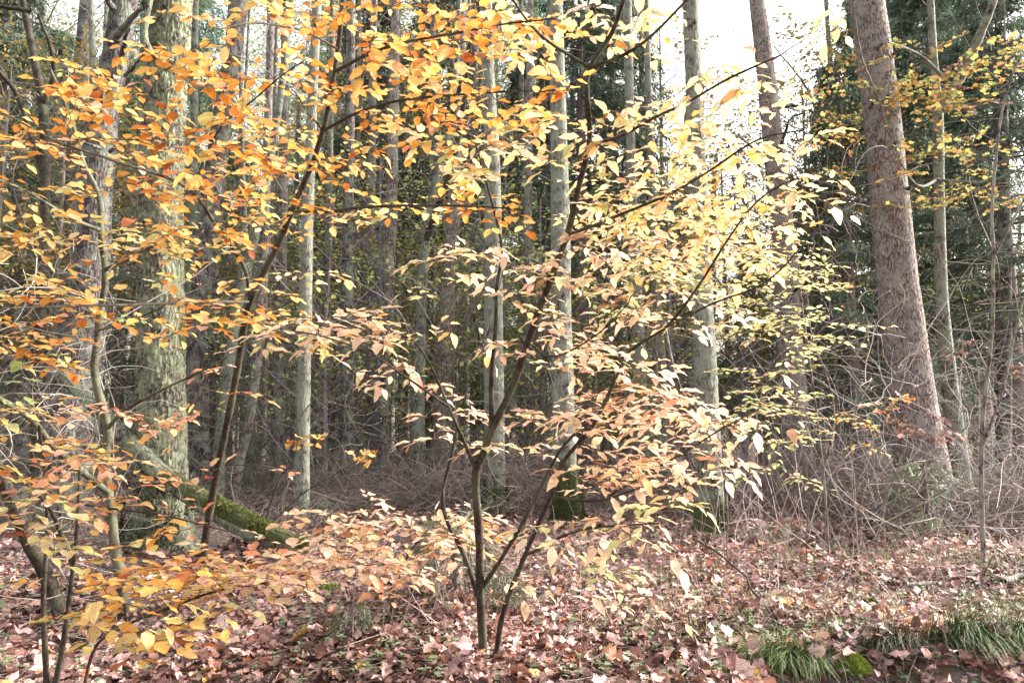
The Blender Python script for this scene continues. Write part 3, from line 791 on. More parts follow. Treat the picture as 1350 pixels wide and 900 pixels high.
# single spruces that stand out
SPR = [(770, 16.5, 2, .95, 'dark drooping spruce right behind the upper centre of the pale shrub'),
       (700, 24, 1, 1.2, 'dark spruce seen left of the upper centre shrub stem'),
       (1130, 15.5, 0, 1.0, 'dense dark spruce left behind the scaly pine'),
       (1185, 19, 1, 1.2, 'grey-green spruce seen just right of the scaly pine'),
       (1300, 21, 2, 1.1, 'tall grey-green spruce between forked tree and right edge'),
       (1255, 18, 1, 1.15, 'grey-green spruce behind the forked brown-grey tree'),
       (1345, 16.5, 1, 1.1, 'dark spruce at the right edge of the picture'),
       (905, 20, 0, .85, 'low dark spruce behind the grey-green mossy-footed trunk'),
       (1000, 22, 0, .75, 'low dark spruce left behind the sky-gap pine'),
       (1075, 19, 0, .8, 'low dark spruce right of the sky-gap pine'),
       (440, 27, 1, 1.0, 'blue-green spruce behind the dark straight pine'),
       (535, 30, 1, 1.0, 'blue-green spruce left of the broad brown pine'),
       (360, 26, 0, 1.0, 'green spruce behind the twisted brown trunk'),
       (150, 20, 1, .95, 'spruce filling the gap between leaning pine and oak'),
       (40, 19, 1, 1.0, 'spruce standing behind the left edge trunks'),
       (-30, 15, 1, 1.0, 'drooping spruce cut by the left picture edge'),
       (300, 30, 1, 1.1, 'distant spruce right of the oak'),
       (640, 33, 1, .9, 'distant spruce behind the lichen-spotted trunk'),
       (850, 30, 1, 1.0, 'distant spruce behind the pale leaf sprays')]
SPR += [(815, 19, 2, 1.05, 'dark spruce boughs hanging right of the upper centre stem'), (590, 24, 2, 1.3, 'dark spruce high behind the broad brown pine'), (480, 23, 2, 1.15, 'dark spruce high behind the pinkish pine'),
        (195, 27, 2, 1.6, 'tall hazy blue-green spruce right behind the oak'), (425, 36, 2, 1.7, 'tall hazy spruce behind the slim pale grey trunk'),
        (540, 33, 2, 1.3, 'tall hazy spruce left of the crooked greenish trunk'), (690, 31, 2, 1.7, 'tall hazy spruce above the lichen-spotted trunk'), (1240, 27, 2, 1.6, 'tall hazy spruce above the forked tree')]
for i, (x, Y, v, s, lab) in enumerate(SPR):
    tint = (1.0, 1.05, 1.05) if 'dark' in lab and x < 900 else (1.45, 1.5, 1.55) if Y < 19 else ((2.1, 2.6, 2.6) if 25 < Y and x < 700 else (1.7, 1.85, 1.9))  # far spruces go paler and bluer: haze put into their colour
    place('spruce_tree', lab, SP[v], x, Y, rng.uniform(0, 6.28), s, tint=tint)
for i in range(40):
    x = rng.uniform(-120, 1470); Y = rng.uniform(32, 60)
    where = next(l for q_, l in LAND + [(9999, 'beyond the right edge')] if x < q_)
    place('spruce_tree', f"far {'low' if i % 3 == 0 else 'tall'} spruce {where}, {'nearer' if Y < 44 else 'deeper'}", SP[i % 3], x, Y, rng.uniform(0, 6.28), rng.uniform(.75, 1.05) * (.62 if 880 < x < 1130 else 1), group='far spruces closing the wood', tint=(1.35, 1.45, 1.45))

LFT = [(450, 17, 0, 1.0, 'yellow-leaved understorey tree behind the dark straight pine'),
       (545, 15.5, 0, .9, 'yellow-green leafy tree left of the broad brown pine'),
       (640, 17.5, 2, 1.6, 'green-leaved bush behind the centre shrub fork'),
       (705, 15, 2, 1.5, 'light green bush between the two pale grey trunks'),
       (800, 20, 0, 1.1, 'yellowing tree behind the pale leaf sprays'),
       (870, 13.5, 0, .75, 'ochre leafed small tree right of the centre sprays'),
       (60, 14, 1, 1.0, 'ochre leaved tree at the top left corner'),
       (-20, 12.5, 1, .9, 'olive leaved tree at the left picture edge'),
       (180, 18, 1, 1.0, 'olive leaved tree between leaning pine and oak'),
       (1075, 18, 3, .95, 'ochre oak crown in the bright sky gap'),
       (1010, 24, 1, 1.0, 'ochre leaved tree low behind the sky gap'),
       (1105, 15.5, 1, .9, 'yellow leaved oak sprays left of the scaly pine'),
       (320, 20, 0, 1.2, 'yellow-green tree behind the leaning grey-green trunk'),
       (960, 19, 1, .95, 'ochre leaved tree low left in the bright sky gap'),
       (1048, 21, 1, 1.15, 'olive leaved tree under the bright sky gap'),
       (1180, 17, 2, 1.6, 'dull green bush behind the foot of the scaly pine'),
       (940, 17, 0, .85, 'yellow-green small tree behind the mossy-footed trunk')]
for i, (x, Y, v, s, lab) in enumerate(LFT):
    place('leafy_tree', lab, LF[v], x, Y, rng.uniform(0, 6.28), s)
r0_ = np.random.default_rng(77)
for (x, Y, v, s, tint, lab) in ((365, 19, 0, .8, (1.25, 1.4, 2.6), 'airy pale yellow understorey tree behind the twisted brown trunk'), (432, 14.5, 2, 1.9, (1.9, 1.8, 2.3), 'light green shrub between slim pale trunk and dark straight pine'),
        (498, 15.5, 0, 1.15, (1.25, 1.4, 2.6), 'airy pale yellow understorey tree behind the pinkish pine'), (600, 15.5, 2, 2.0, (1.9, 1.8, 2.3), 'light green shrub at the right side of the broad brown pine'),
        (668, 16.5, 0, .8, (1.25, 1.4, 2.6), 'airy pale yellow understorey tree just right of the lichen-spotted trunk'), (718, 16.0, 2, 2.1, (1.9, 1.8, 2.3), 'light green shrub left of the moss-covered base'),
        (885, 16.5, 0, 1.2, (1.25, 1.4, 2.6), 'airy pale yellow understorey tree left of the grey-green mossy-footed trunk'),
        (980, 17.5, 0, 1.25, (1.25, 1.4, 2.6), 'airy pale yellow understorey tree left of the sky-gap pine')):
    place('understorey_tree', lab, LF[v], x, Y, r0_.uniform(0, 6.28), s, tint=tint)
for i in range(30):
    x = rng.uniform(-80, 1430); Y = rng.uniform(24, 45)
    where = next(l for q_, l in LAND + [(9999, 'beyond the right edge')] if x < q_)
    place('leafy_tree', f"far {['yellow', 'ochre', 'sparse olive'][i % 3]} leaved tree {where}", LF[[0, 1, 3][i % 3]], x, Y, rng.uniform(0, 6.28), rng.uniform(.9, 1.4) * (.6 if 900 < x < 1120 else 1), group='far yellowing trees')

TALL = [(20, 20, 'tall olive crown above the left edge trunks'), (100, 26, 'tall ochre crown behind the leaning pine'), (245, 32, 'pale far crown right above the oak shoulder'), (345, 24, 'tall olive crown behind the twisted brown trunk'),
        (420, 30, 'thin yellowing crown above the slim pale trunk'), (480, 22, 'tall ochre crown right of the dark straight pine'), (560, 27, 'tall yellowing crown behind the crooked greenish trunk'), (625, 22, 'tall olive crown left of the lichen-spotted trunk'),
        (690, 30, 'far ochre crown behind the centre stem'), (810, 24, 'tall olive crown behind the dark trunk right of centre'), (880, 30, 'ochre crown left of the bright sky gap'), (1130, 24, 'ochre crown behind the scaly pine'), (1215, 22, 'tall olive crown above the forked tree'), (1330, 24, 'tall ochre crown at the right edge')]
for i, (x, Y, lab) in enumerate(TALL):
    place('tall_leafy_tree', lab, LF[4 + i % 2], x, Y, rng.uniform(0, 6.28), rng.uniform(.9, 1.15))
for i in range(18):
    x = rng.uniform(-150, 1480)
    if 870 < x < 1120: continue
    where = next(l for q_, l in LAND + [(9999, 'beyond the right edge')] if x < q_)
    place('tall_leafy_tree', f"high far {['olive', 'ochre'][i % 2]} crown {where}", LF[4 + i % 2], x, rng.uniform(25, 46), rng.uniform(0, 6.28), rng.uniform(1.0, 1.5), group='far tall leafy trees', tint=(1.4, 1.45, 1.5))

# the far wood that reads as one mass
def far_wood():
    mb = MB(); N = 420
    Y = rng.uniform(48, 95, N); X = rng.uniform(-.95, .95, N) * Y
    h = rng.uniform(9, 19, N)
    b = np.stack([X, Y, G(X, Y)], -1); tp = b + np.stack([rng.normal(0, .4, N), rng.normal(0, .4, N), h], -1)
    tubes(mb, np.stack([b, (b + tp) / 2, tp], 1), np.array([[.17, .13, .06]]) * rng.uniform(.6, 1.3, (N, 1)), 5, np.array((.17, .145, .13)) * rng.uniform(.6, 1.3, (N, 1)))
    mb.build('far_wood_trunks', M['brash'], kind='stuff', label='mass of thin trunks at the far back of the wood', category='wood')
    fo = MB(); N = 42000
    a = rng.uniform(-.78, .78, N); Y = rng.uniform(55, 105, N); X = a * Y
    top = 9.0 + 9 * vnoise(np.stack([X * .12, Y * .05, X * 0], -1), 21)
    gap = np.exp(-((X / Y - .31) / .12) ** 2)
    top = top * (1 - .45 * gap)
    z = rng.random(N) ** .8 * top
    q0 = np.stack([X, Y, z], -1)
    d = unit(rng.normal(0, 1, (N, 3))); n_ = unit(rng.normal(0, 1, (N, 3)))
    x, y, zz = leaf_frame(d, n_)
    s = rng.uniform(.25, .65, (N, 1))
    q = np.stack([q0, q0 + x * s * .3 + y * s * .5, q0 + y * s, q0 - x * s * .3 + y * s * .5], 1)
    cc = np.array([(.07, .10, .065), (.09, .12, .08), (.14, .15, .08), (.10, .085, .06)])[rng.integers(0, 4, N)] * rng.uniform(.7, 1.3, (N, 1))
    fo.add(q, np.arange(N * 4).reshape(-1, 4), np.repeat(cc, 4, 0))
    fo.build('far_wood_foliage', M['needles'], smooth_=False, kind='stuff', label='hazy green and brown foliage closing the back of the wood', category='wood')
far_wood()

# ------------------------------------------------------------------ saplings: skeleton + sprays + leaves
leafmesh = {}
for k_ in ('beech', 'pale', 'oak', 'dry'):
    leafmesh[k_] = []
    for (V, Fq, U) in T_LEAF[k_]:
        mb = MB(); mb.add(V, Fq, None, U); leafmesh[k_].append(mb.mesh('leaf', M['leaf_obj']))

PAL = {
 'orange': [(.74, .34, .07), (.80, .42, .10), (.82, .50, .14), (.68, .28, .05), (.60, .20, .045), (.86, .60, .20), (.84, .62, .26)],
 'amber': [(.82, .54, .17), (.86, .62, .24), (.80, .45, .12), (.86, .66, .30), (.70, .60, .20), (.76, .38, .09)],
 'yellow': [(.86, .65, .32), (.88, .70, .40), (.86, .62, .28), (.80, .69, .34), (.88, .68, .44)],
 'pale': [(.88, .70, .48), (.90, .73, .52), (.88, .66, .45), (.88, .62, .46), (.86, .72, .42), (.90, .69, .56)],
 'pink': [(.86, .61, .46), (.88, .66, .50), (.84, .54, .41), (.88, .69, .48), (.86, .69, .46)],
 'rosy': [(.76, .38, .23), (.80, .45, .26), (.70, .27, .14), (.82, .55, .30), (.80, .48, .34), (.84, .61, .32)],
 'lime': [(.72, .70, .34), (.78, .72, .40), (.64, .66, .28), (.82, .72, .44), (.56, .60, .26)],
 'green': [(.38, .50, .18), (.48, .58, .24), (.60, .62, .28)],
}

MIXP = {'orange': ('amber', 'rosy', 'amber'), 'amber': ('orange', 'yellow', 'lime'), 'yellow': ('amber', 'pale', 'lime'), 'pale': ('yellow', 'pink', 'lime'), 'pink': ('pale', 'rosy', 'yellow'), 'rosy': ('pink', 'amber', 'orange'), 'lime': ('yellow', 'green', 'pale')}

class Plant:
    def __init__(self, name, label, base, leafkind='beech', size=.08, mat='sapling', cat='sapling'):
        base = np.array(base, float)
        base[2] = float(G(base[0], base[1]))
        self.e = empty(name, base, label, cat)
        self.kind, self.size, self.mat = leafkind, size, mat
        self.nodes = np.zeros((0, 3)); self.tan = np.zeros((0, 3)); self.rad = np.zeros(0)
        self.tw = []; self.L = []; self.back = .15
    def path(self, pts, r0, r1, name='branch', k=9, ground=False, jit=.004, pw=1.1):
        """pts as (px, py, Y)"""
        q = np.array([P(*p) for p in pts])
        if ground: q[0] = (q[0][0], q[0][1], float(G(q[0][0], q[0][1])) - .04)
        elif len(self.nodes):
            i = np.argmin(np.linalg.norm(self.nodes - q[0], axis=1))
            if np.linalg.norm(self.nodes[i] - q[0]) < .8: q[0] = self.nodes[i]
        n = max(12, int(np.linalg.norm(np.diff(q, axis=0), axis=1).sum() / .06))
        c = spline(q, n)
        w = (vnoise(np.stack([np.arange(n) * .22, np.zeros(n), np.full(n, rng.uniform(0, 99))], -1), 1) - .5) * jit * 6
        c[:, 0] += w * np.linspace(.2, 1, n); c[:, 2] += w[::-1] * .5
        rr = r0 + (r1 - r0) * np.linspace(0, 1, n) ** pw
        rr = rr * (1 + .07 * np.sin(np.arange(n) * 1.3 + r0 * 900))
        if ground: rr[:3] *= np.array([1.5, 1.25, 1.08])
        mb = MB(); tubes(mb, c, rr, k, (1, 0, 0)); mb.build(name, M[self.mat], self.e)
        self.nodes = np.vstack([self.nodes, c]); self.tan = np.vstack([self.tan, unit(np.gradient(c, axis=0))]); self.rad = np.concatenate([self.rad, rr])
        return c
    def leafrow(self, c, start, spacing, pal, size, droop=0.):
        """alternate leaves along curve c from fraction start"""
        seg = np.concatenate([[0], np.cumsum(np.linalg.norm(np.diff(c, axis=0), axis=1))])
        tot = seg[-1]
        s = np.arange(start * tot + rng.uniform(0, spacing), tot, spacing)
        s = np.append(s, tot)
        k = np.clip(np.searchsorted(seg, s, 'right') - 1, 0, len(c) - 2)
        f = ((s - seg[k]) / np.maximum(seg[k + 1] - seg[k], 1e-6))[:, None]
        pos = c[k] * (1 - f) + c[k + 1] * f
        t = unit(c[k + 1] - c[k])
        n = len(s)
        up = unit(np.array([0, 0, 1.]) + rng.normal(0, .12, 3))
        side = unit(np.cross(t, up)) * np.where(np.arange(n) % 2 == 0, 1., -1.)[:, None]
        a = rng.uniform(.7, 1.2, (n, 1)); a[-1] = .08
        d = unit(t * np.cos(a) + side * np.sin(a) + np.array([0, 0, -1.]) * (droop + rng.uniform(-.15, .2, (n, 1))))
        nr = unit(up + rng.normal(0, .20, (n, 3)) * np.array([1, 1, .3]))
        sz = size * rng.uniform(.55, 1.25, n)
        col = np.array(PAL[pal])[rng.integers(0, len(PAL[pal]), n)]
        if pal in MIXP:
            alt = PAL[MIXP[pal][int(rng.integers(0, len(MIXP[pal])))]]; sw = rng.random(n) < .28
            col[sw] = np.array(alt)[rng.integers(0, len(alt), int(sw.sum()))]
        col = col * rng.uniform(.80, 1.08, (n, 1))
        col[rng.random(n) < .05] *= np.array((.55, .40, .35))
        lost = rng.random(n) > .22
        for i in np.nonzero(lost)[0]:
            self.L.append((pos[i] + d[i] * .008, d[i], nr[i], sz[i], col[i]))
    def spray(self, target, pal, size=None, spacing=None, reach=.25, sub=1, droop=0.):
        size = size or self.size
        spacing = spacing or size * .55
        dist = np.linalg.norm(self.nodes - target, axis=1) + np.clip(self.nodes[:, 2] - target[2], 0, 9) * .5
        i = int(np.argmin(dist + rng.uniform(0, .08, len(dist))))
        b, t = self.nodes[i], self.tan[i]
        d = target - b; L = np.linalg.norm(d)
        ctrl = b + t * L * .35 + d * .25 + rng.normal(0, .03, 3)
        out = unit(d * np.array([1, 1, .25])) if L > .05 else unit(rng.normal(0, 1, 3) * np.array([1, 1, .1]))
        s = np.linspace(0, 1, 9)[:, None]
        c = (1 - s) ** 2 * b + 2 * s * (1 - s) * ctrl + s * s * target
        tail = target + out * reach * rng.uniform(.5, 1.0) * np.linspace(.25, 1, 4)[:, None] + np.array([0, 0, -.05]) * np.linspace(0, 1, 4)[:, None] ** 2
        c = np.vstack([c, tail])
        c[1:] += rng.normal(0, .006, (len(c) - 1, 3))
        tot = L + reach
        r0 = min(.0022 + .0035 * L, self.rad[i] * .8 + .0005)
        self.tw.append((c, np.linspace(r0, .0012, len(c))))
        self.leafrow(c, max(0, 1 - (reach * 1.5) / tot), spacing, pal, size, droop)
        for j in range(sub):
            q = c[rng.integers(5, len(c) - 1)]
            sgn = 1 if j % 2 else -1
            dd = unit(out * rng.uniform(.4, 1) + np.cross(out, [0, 0, 1.]) * sgn * rng.uniform(.5, 1.1) + np.array([0, 0, rng.uniform(-.12, .10)]))
            l = reach * rng.uniform(.45, 1.0)
            u = np.linspace(0, 1, 6)[:, None]
            c2 = q + dd * l * u + np.array([0, 0, -.10]) * l * u ** 2 + rng.normal(0, .004, (6, 3)) * u
            self.tw.append((np.vstack([c2]), np.linspace(.0018, .0009, 6)))
            self.leafrow(c2, .15, spacing, pal, size, droop)
        m = max(2, int(L / .08)); ii = np.linspace(0, len(c) - 1, m).astype(int)
        self.nodes = np.vstack([self.nodes, c[ii]]); self.tan = np.vstack([self.tan, unit(np.gradient(c, axis=0))[ii]]); self.rad = np.concatenate([self.rad, np.full(m, r0 * .7)])
    def clouds(self, boxes):
        """boxes: (x0, y0, x1, y1, Ya, Yb, n, palette, kwargs)"""
        tg = []
        for b in boxes:
            x0, y0, x1, y1, ya, yb, n, pal = b[:8]
            kw = b[8] if len(b) > 8 else {}
            for j in range(n):
                px = x0 + (x1 - x0) * (j + rng.random()) / n; py = rng.uniform(y0, y1)
                tg.append((P(px, py, rng.uniform(ya, yb) + self.back * rng.random()), pal, kw))
        if not tg: return
        d = [np.min(np.linalg.norm(self.nodes - t[0], axis=1)) for t in tg]
        for i in np.argsort(d): self.spray(tg[i][0], tg[i][1], **tg[i][2])
    def finish(self, limit=300):
        mb = MB()
        by = {}
        for c, r in self.tw: by.setdefault(len(c), []).append((c, r))
        for n, g in by.items(): tubes(mb, np.stack([x[0] for x in g]), np.stack([x[1] for x in g]), 4, (.13, .085, .06))
        mb.build('twig_growth', M['twig'], self.e, kind='stuff')
        if not self.L: return
        pos = np.array([l[0] for l in self.L]); d = np.array([l[1] for l in self.L]); nr = np.array([l[2] for l in self.L])
        sz = np.array([l[3] for l in self.L]); col = np.clip(np.array([l[4] for l in self.L]), 0, .95)
        px, py, dep = proj(pos)
        ok = dep > 1.0
        pos, d, nr, sz, col, px, py, dep = [a[ok] for a in (pos, d, nr, sz, col, px, py, dep)]
        vis = (px > -20) & (px < W + 20) & (py > -20) & (py < H + 20)
        score = sz / dep * np.where(vis, 1, .01)
        order = np.argsort(-score)
        big = order[:limit]; rest = order[limit:]
        x, y, z = leaf_frame(d, nr)
        ms = leafmesh[self.kind]
        bx, by_, bz = self.e.location
        for i in big:
            o = bpy.data.objects.new('leaf', ms[rng.integers(0, len(ms))]); C.objects.link(o); o.parent = self.e
            s = sz[i]; a, b, c = x[i] * s, y[i] * s, z[i] * s
            o.matrix_basis = Matrix(((a[0], b[0], c[0], pos[i][0] - bx), (a[1], b[1], c[1], pos[i][1] - by_), (a[2], b[2], c[2], pos[i][2] - bz), (0, 0, 0, 1)))
            o.color = (*col[i], 1)
        if len(rest):
            mb = MB(); add_leaves(mb, pos[rest], d[rest], nr[rest], sz[rest], col[rest], T_LEAF[self.kind])
            mb.build('foliage', M['leaf'], self.e, kind='stuff')

# A: the orange beech with the dark curved stem
A = Plant('beech_sapling', 'orange-leaved beech sapling with long dark stem curving up right', P(266, 775, 6.1), 'beech', .076)
A.path([(266, 775, 6.1), (272, 700, 5.9), (290, 600, 5.6), (311, 500, 5.3), (329, 400, 5.0), (372, 310, 4.7), (417, 200, 4.4), (440, 110, 4.2), (452, 0, 4.0), (456, -90, 3.8)], .031, .011, 'stem', 14, True)
A.path([(329, 398, 5.0), (322, 350, 4.9), (285, 297, 4.6), (245, 245, 4.2), (160, 215, 3.7), (90, 190, 3.3), (20, 160, 3.0)], .014, .004)
A.path([(255, 258, 4.3), (268, 212, 4.2), (292, 168, 4.0), (335, 130, 3.8), (372, 100, 3.6), (400, 80, 3.5)], .007, .003)
A.path([(427, 172, 4.35), (405, 145, 4.2), (385, 118, 4.1)], .006, .003)
A.path([(425, 172, 4.35), (470, 150, 4.1), (530, 132, 3.8), (620, 124, 3.5), (750, 118, 3.2)], .010, .003)
A.path([(392, 290, 4.6), (430, 279, 4.4), (510, 272, 4.1), (600, 271, 3.8), (690, 276, 3.6)], .011, .003)
A.path([(448, 90, 4.15), (500, 65, 3.9), (570, 50, 3.6), (650, 35, 3.3), (730, 25, 3.1)], .010, .003)
A.path([(446, 60, 4.1), (400, 40, 3.8), (340, 30, 3.4), (280, 40, 3.1)], .008, .003)
A.path([(327, 402, 5.0), (280, 398, 4.6), (190, 400, 3.9), (90, 404, 3.3), (0, 408, 2.9)], .011, .003)
A.path([(453, -20, 4.0), (500, -20, 3.6), (560, 10, 3.2)], .008, .003)
A.back = 1.3
A.clouds([
 (190, 60, 330, 330, 2.7, 3.8, 27, 'orange'), (300, 20, 430, 280, 2.8, 4.2, 24, 'orange'), (300, 150, 430, 300, 3.2, 4.4, 12, 'amber'),
 (255, 80, 330, 150, 3.0, 3.6, 6, 'orange'), (430, 20, 620, 130, 2.8, 3.8, 20, 'orange'), (450, 110, 620, 190, 2.9, 3.9, 15, 'orange'), (600, 110, 760, 150, 3.1, 3.5, 7, 'orange'),
 (560, 20, 740, 80, 2.9, 3.5, 9, 'orange'), (430, 200, 480, 260, 3.6, 4.2, 3, 'amber'), (450, 230, 640, 290, 3.6, 4.3, 9, 'amber'),
 (0, 120, 200, 210, 2.6, 3.4, 16, 'orange'), (60, 60, 200, 140, 3.0, 3.8, 3, 'amber'), (180, 300, 330, 340, 3.6, 4.4, 6, 'amber'), (0, 395, 290, 425, 2.8, 3.6, 10, 'orange'),
 (300, 395, 400, 425, 3.2, 4.2, 5, 'orange'), (230, 330, 350, 400, 3.8, 4.8, 5, 'amber'), (380, 350, 430, 370, 3.9, 4.2, 2, 'lime'), (600, 250, 690, 280, 3.5, 3.9, 4, 'orange'), (400, -40, 640, 20, 2.9, 3.8, 8, 'orange'),
 (230, 480, 330, 560, 4.4, 5.0, 3, 'rosy'), (220, 0, 420, 40, 3.0, 3.6, 4, 'amber')])
A.finish()

# B: slender kinked beech at left
B = Plant('beech_sapling', 'slender olive-grey beech sapling with a kinked stem in front of the leaning pine', P(168, 795, 5.65), 'beech', .073, 'sapling_olive')
B.path([(168, 795, 5.65), (152, 720, 5.6), (140, 620, 5.5), (141, 565, 5.5), (126, 500, 5.4), (131, 440, 5.4), (138, 370, 5.3), (135, 320, 5.2), (128, 258, 5.1), (112, 215, 5.0), (92, 160, 4.9), (62, 90, 4.8)], .040, .010, 'stem', 14, True, .008)
B.path([(141, 565, 5.5), (165, 540, 5.3), (205, 518, 5.0), (265, 490, 4.7), (300, 470, 4.5)], .016, .004)
B.path([(139, 358, 5.3), (170, 340, 5.0), (205, 322, 4.6), (240, 300, 4.3)], .015, .005)
B.path([(132, 432, 5.4), (180, 420, 5.1), (225, 400, 4.8)], .009, .004)
B.path([(136, 300, 5.2), (100, 290, 4.8), (45, 258, 4.2), (0, 235, 3.8)], .014, .005)
B.path([(140, 650, 5.5), (108, 620, 5.0), (72, 590, 4.6), (40, 550, 4.3), (-20, 515, 4.0)], .024, .016)
B.clouds([(0, 240, 120, 300, 3.3, 4.2, 7, 'amber'), (0, 360, 130, 395, 3.2, 4.2, 7, 'amber'), (150, 300, 240, 350, 3.8, 4.6, 6, 'amber'), (0, 430, 110, 490, 3.2, 4.4, 7, 'orange'),
 (60, 520, 200, 560, 3.6, 4.8, 4, 'rosy'), (150, 540, 260, 620, 3.8, 4.8, 5, 'rosy'), (20, 440, 60, 520, 3.5, 4.0, 2, 'green'), (0, 300, 100, 350, 3.4, 4.2, 4, 'amber'), (100, 190, 180, 260, 3.8, 4.6, 3, 'amber'), (130, 410, 190, 440, 4.2, 4.8, 2, 'green')])
B.finish()

# C: big leaning bare stem bottom left
Cc = Plant('leaning_sapling', 'thick leaning grey-brown stem cut by the lower left edge', P(88, 805, 5.5), 'beech', .08, 'sapling')
Cc.path([(88, 805, 5.5), (62, 760, 5.45), (35, 705, 5.3), (10, 650, 5.2), (-30, 560, 5.0), (-80, 430, 4.8)], .050, .036, 'stem', 16, True)
Cc.finish()

# D: two thin dark stems in the left foreground
D = Plant('beech_sapling', 'orange-leaved beech with two thin dark stems in the left foreground', P(66, 880, 4.0), 'beech', .073)
D.path([(66, 882, 4.0), (58, 800, 3.95), (62, 700, 3.9), (58, 620, 3.8), (52, 560, 3.7)], .016, .006, 'stem', 10, True)
D.path([(72, 882, 4.0), (90, 800, 3.95), (99, 730, 3.9), (105, 655, 3.85), (108, 600, 3.8)], .015, .005, 'stem', 10, True)
D.path([(98, 740, 3.92), (80, 700, 3.9), (60, 660, 3.8), (20, 625, 3.6), (-30, 600, 3.4)], .012, .006)
D.path([(104, 665, 3.85), (150, 670, 3.7), (220, 680, 3.5), (300, 700, 3.4)], .006, .003)
D.clouds([(0, 590, 110, 640, 2.8, 3.6, 7, 'rosy'), (0, 640, 110, 690, 2.9, 3.6, 3, 'rosy'), (90, 580, 170, 680, 3.0, 3.7, 5, 'amber'), (150, 630, 280, 680, 3.1, 3.7, 4, 'rosy'), (10, 720, 120, 790, 2.9, 3.6, 3, 'amber'),
  (30, 660, 100, 700, 3.0, 3.5, 3, 'lime'), (110, 690, 240, 720, 3.0, 3.5, 3, 'amber'), (0, 520, 60, 570, 3.0, 3.5, 3, 'amber')])
D.finish()

# E: low arching beech spray along the bottom left
E = Plant('beech_sapling', 'low arching beech spray with large amber leaves over the litter at lower left', P(108, 890, 3.95), 'beech', .080)
E.path([(108, 890, 3.95), (125, 855, 3.9), (165, 825, 3.7), (215, 805, 3.6), (280, 780, 3.55), (360, 765, 3.6), (440, 750, 3.75), (500, 742, 3.9)], .009, .003, 'stem', 8, True)
E.path([(165, 825, 3.7), (160, 790, 3.4), (140, 770, 3.2), (100, 775, 3.1)], .004, .002)
E.clouds([(100, 755, 210, 850, 2.9, 3.4, 9, 'amber'), (180, 750, 290, 800, 3.0, 3.6, 10, 'amber'), (270, 735, 400, 775, 3.1, 3.8, 14, 'pink'), (200, 730, 300, 755, 3.2, 3.6, 6, 'rosy'), (380, 715, 480, 765, 3.3, 3.9, 9, 'pink'), (440, 700, 500, 740, 3.6, 4.0, 4, 'rosy')])
E.finish()

# F: small peach-leaved sapling left of the shrub base
Fp = Plant('beech_sapling', 'small peach-leaved sapling low on the litter left of the shrub base', P(513, 808, 5.3), 'beech', .082)
Fp.path([(513, 808, 5.3), (520, 775, 5.25), (530, 750, 5.2), (542, 725, 5.1), (560, 700, 5.0)], .012, .004, 'stem', 8, True)
Fp.clouds([(430, 672, 640, 712, 4.4, 5.4, 18, 'pink'), (440, 705, 600, 745, 4.3, 5.2, 15, 'pink'), (470, 735, 570, 765, 4.2, 4.9, 6, 'rosy'), (560, 690, 650, 715, 4.8, 5.4, 8, 'rosy')])
Fp.finish()

# G: the pale-leaved shrub in the centre
Gp = Plant('cherry_shrub', 'tall many-stemmed shrub with pale yellow pointed leaves in the centre', P(637, 862, 4.45), 'pale', .098)
Gp.path([(639, 862, 4.45), (633, 790, 4.4), (631, 700, 4.35), (627, 630, 4.3), (636, 600, 4.28), (652, 560, 4.25), (676, 510, 4.2), (696, 450, 4.1), (717, 388, 4.05), (746, 310, 3.95), (766, 240, 3.85), (778, 180, 3.75), (775, 100, 3.6), (805, 45, 3.5), (824, -10, 3.4), (835, -60, 3.35)], .0245, .009, 'stem', 16, True, pw=1.7)
Gp.path([(627, 625, 4.3), (612, 580, 4.25), (590, 530, 4.2), (568, 480, 4.15), (548, 450, 4.1)], .012, .005)
Gp.path([(590, 532, 4.2), (540, 500, 4.0), (490, 468, 3.7), (430, 445, 3.4), (370, 432, 3.2)], .007, .003)
Gp.path([(648, 566, 4.25), (649, 500, 4.2), (652, 440, 4.2), (656, 380, 4.15), (662, 330, 4.1), (645, 250, 3.9), (628, 190, 3.8)], .016, .004)
Gp.path([(640, 770, 4.42), (668, 725, 4.35), (700, 670, 4.3), (722, 625, 4.25), (745, 585, 4.2), (790, 545, 4.1)], .014, .006, 'stem')
Gp.path([(652, 868, 4.4), (663, 810, 4.35), (685, 750, 4.3), (706, 700, 4.25), (728, 650, 4.2), (742, 610, 4.15), (782, 560, 4.0), (815, 492, 3.9), (835, 460, 3.85), (882, 428, 3.75), (924, 372, 3.6), (960, 315, 3.5), (1000, 262, 3.4), (1045, 235, 3.3)], .0165, .0035, 'stem', 12, True)
Gp.path([(540, 785, 4.7), (600, 740, 4.45), (590, 690, 4.5), (585, 640, 4.5), (600, 590, 4.5), (620, 570, 4.4)], .008, .006) if False else None
Gp.path([(634, 790, 4.4), (612, 730, 4.5), (592, 690, 4.55), (584, 650, 4.6), (592, 605, 4.6), (604, 560, 4.6)], .016, .008, 'stem')
Gp.path([(779, 192, 3.76), (815, 180, 3.6), (855, 160, 3.4), (905, 135, 3.2), (965, 102, 3.0), (1030, 72, 2.9)], .009, .004)
Gp.path([(777, 88, 3.6), (840, 62, 3.4), (900, 8, 3.2), (930, -30, 3.1)], .010, .004)
Gp.path([(772, 90, 3.6), (725, 55, 3.5), (685, 12, 3.3), (660, -30, 3.2)], .009, .004)
Gp.path([(745, 312, 3.95), (800, 290, 3.8), (870, 262, 3.6), (930, 228, 3.4), (1000, 185, 3.2), (1060, 172, 3.1)], .009, .003)
Gp.path([(882, 428, 3.75), (940, 400, 3.6), (1010, 372, 3.4), (1080, 300, 3.2)], .006, .003)
Gp.path([(728, 650, 4.2), (790, 660, 4.0), (850, 640, 3.7), (900, 650, 3.5)], .008, .003)
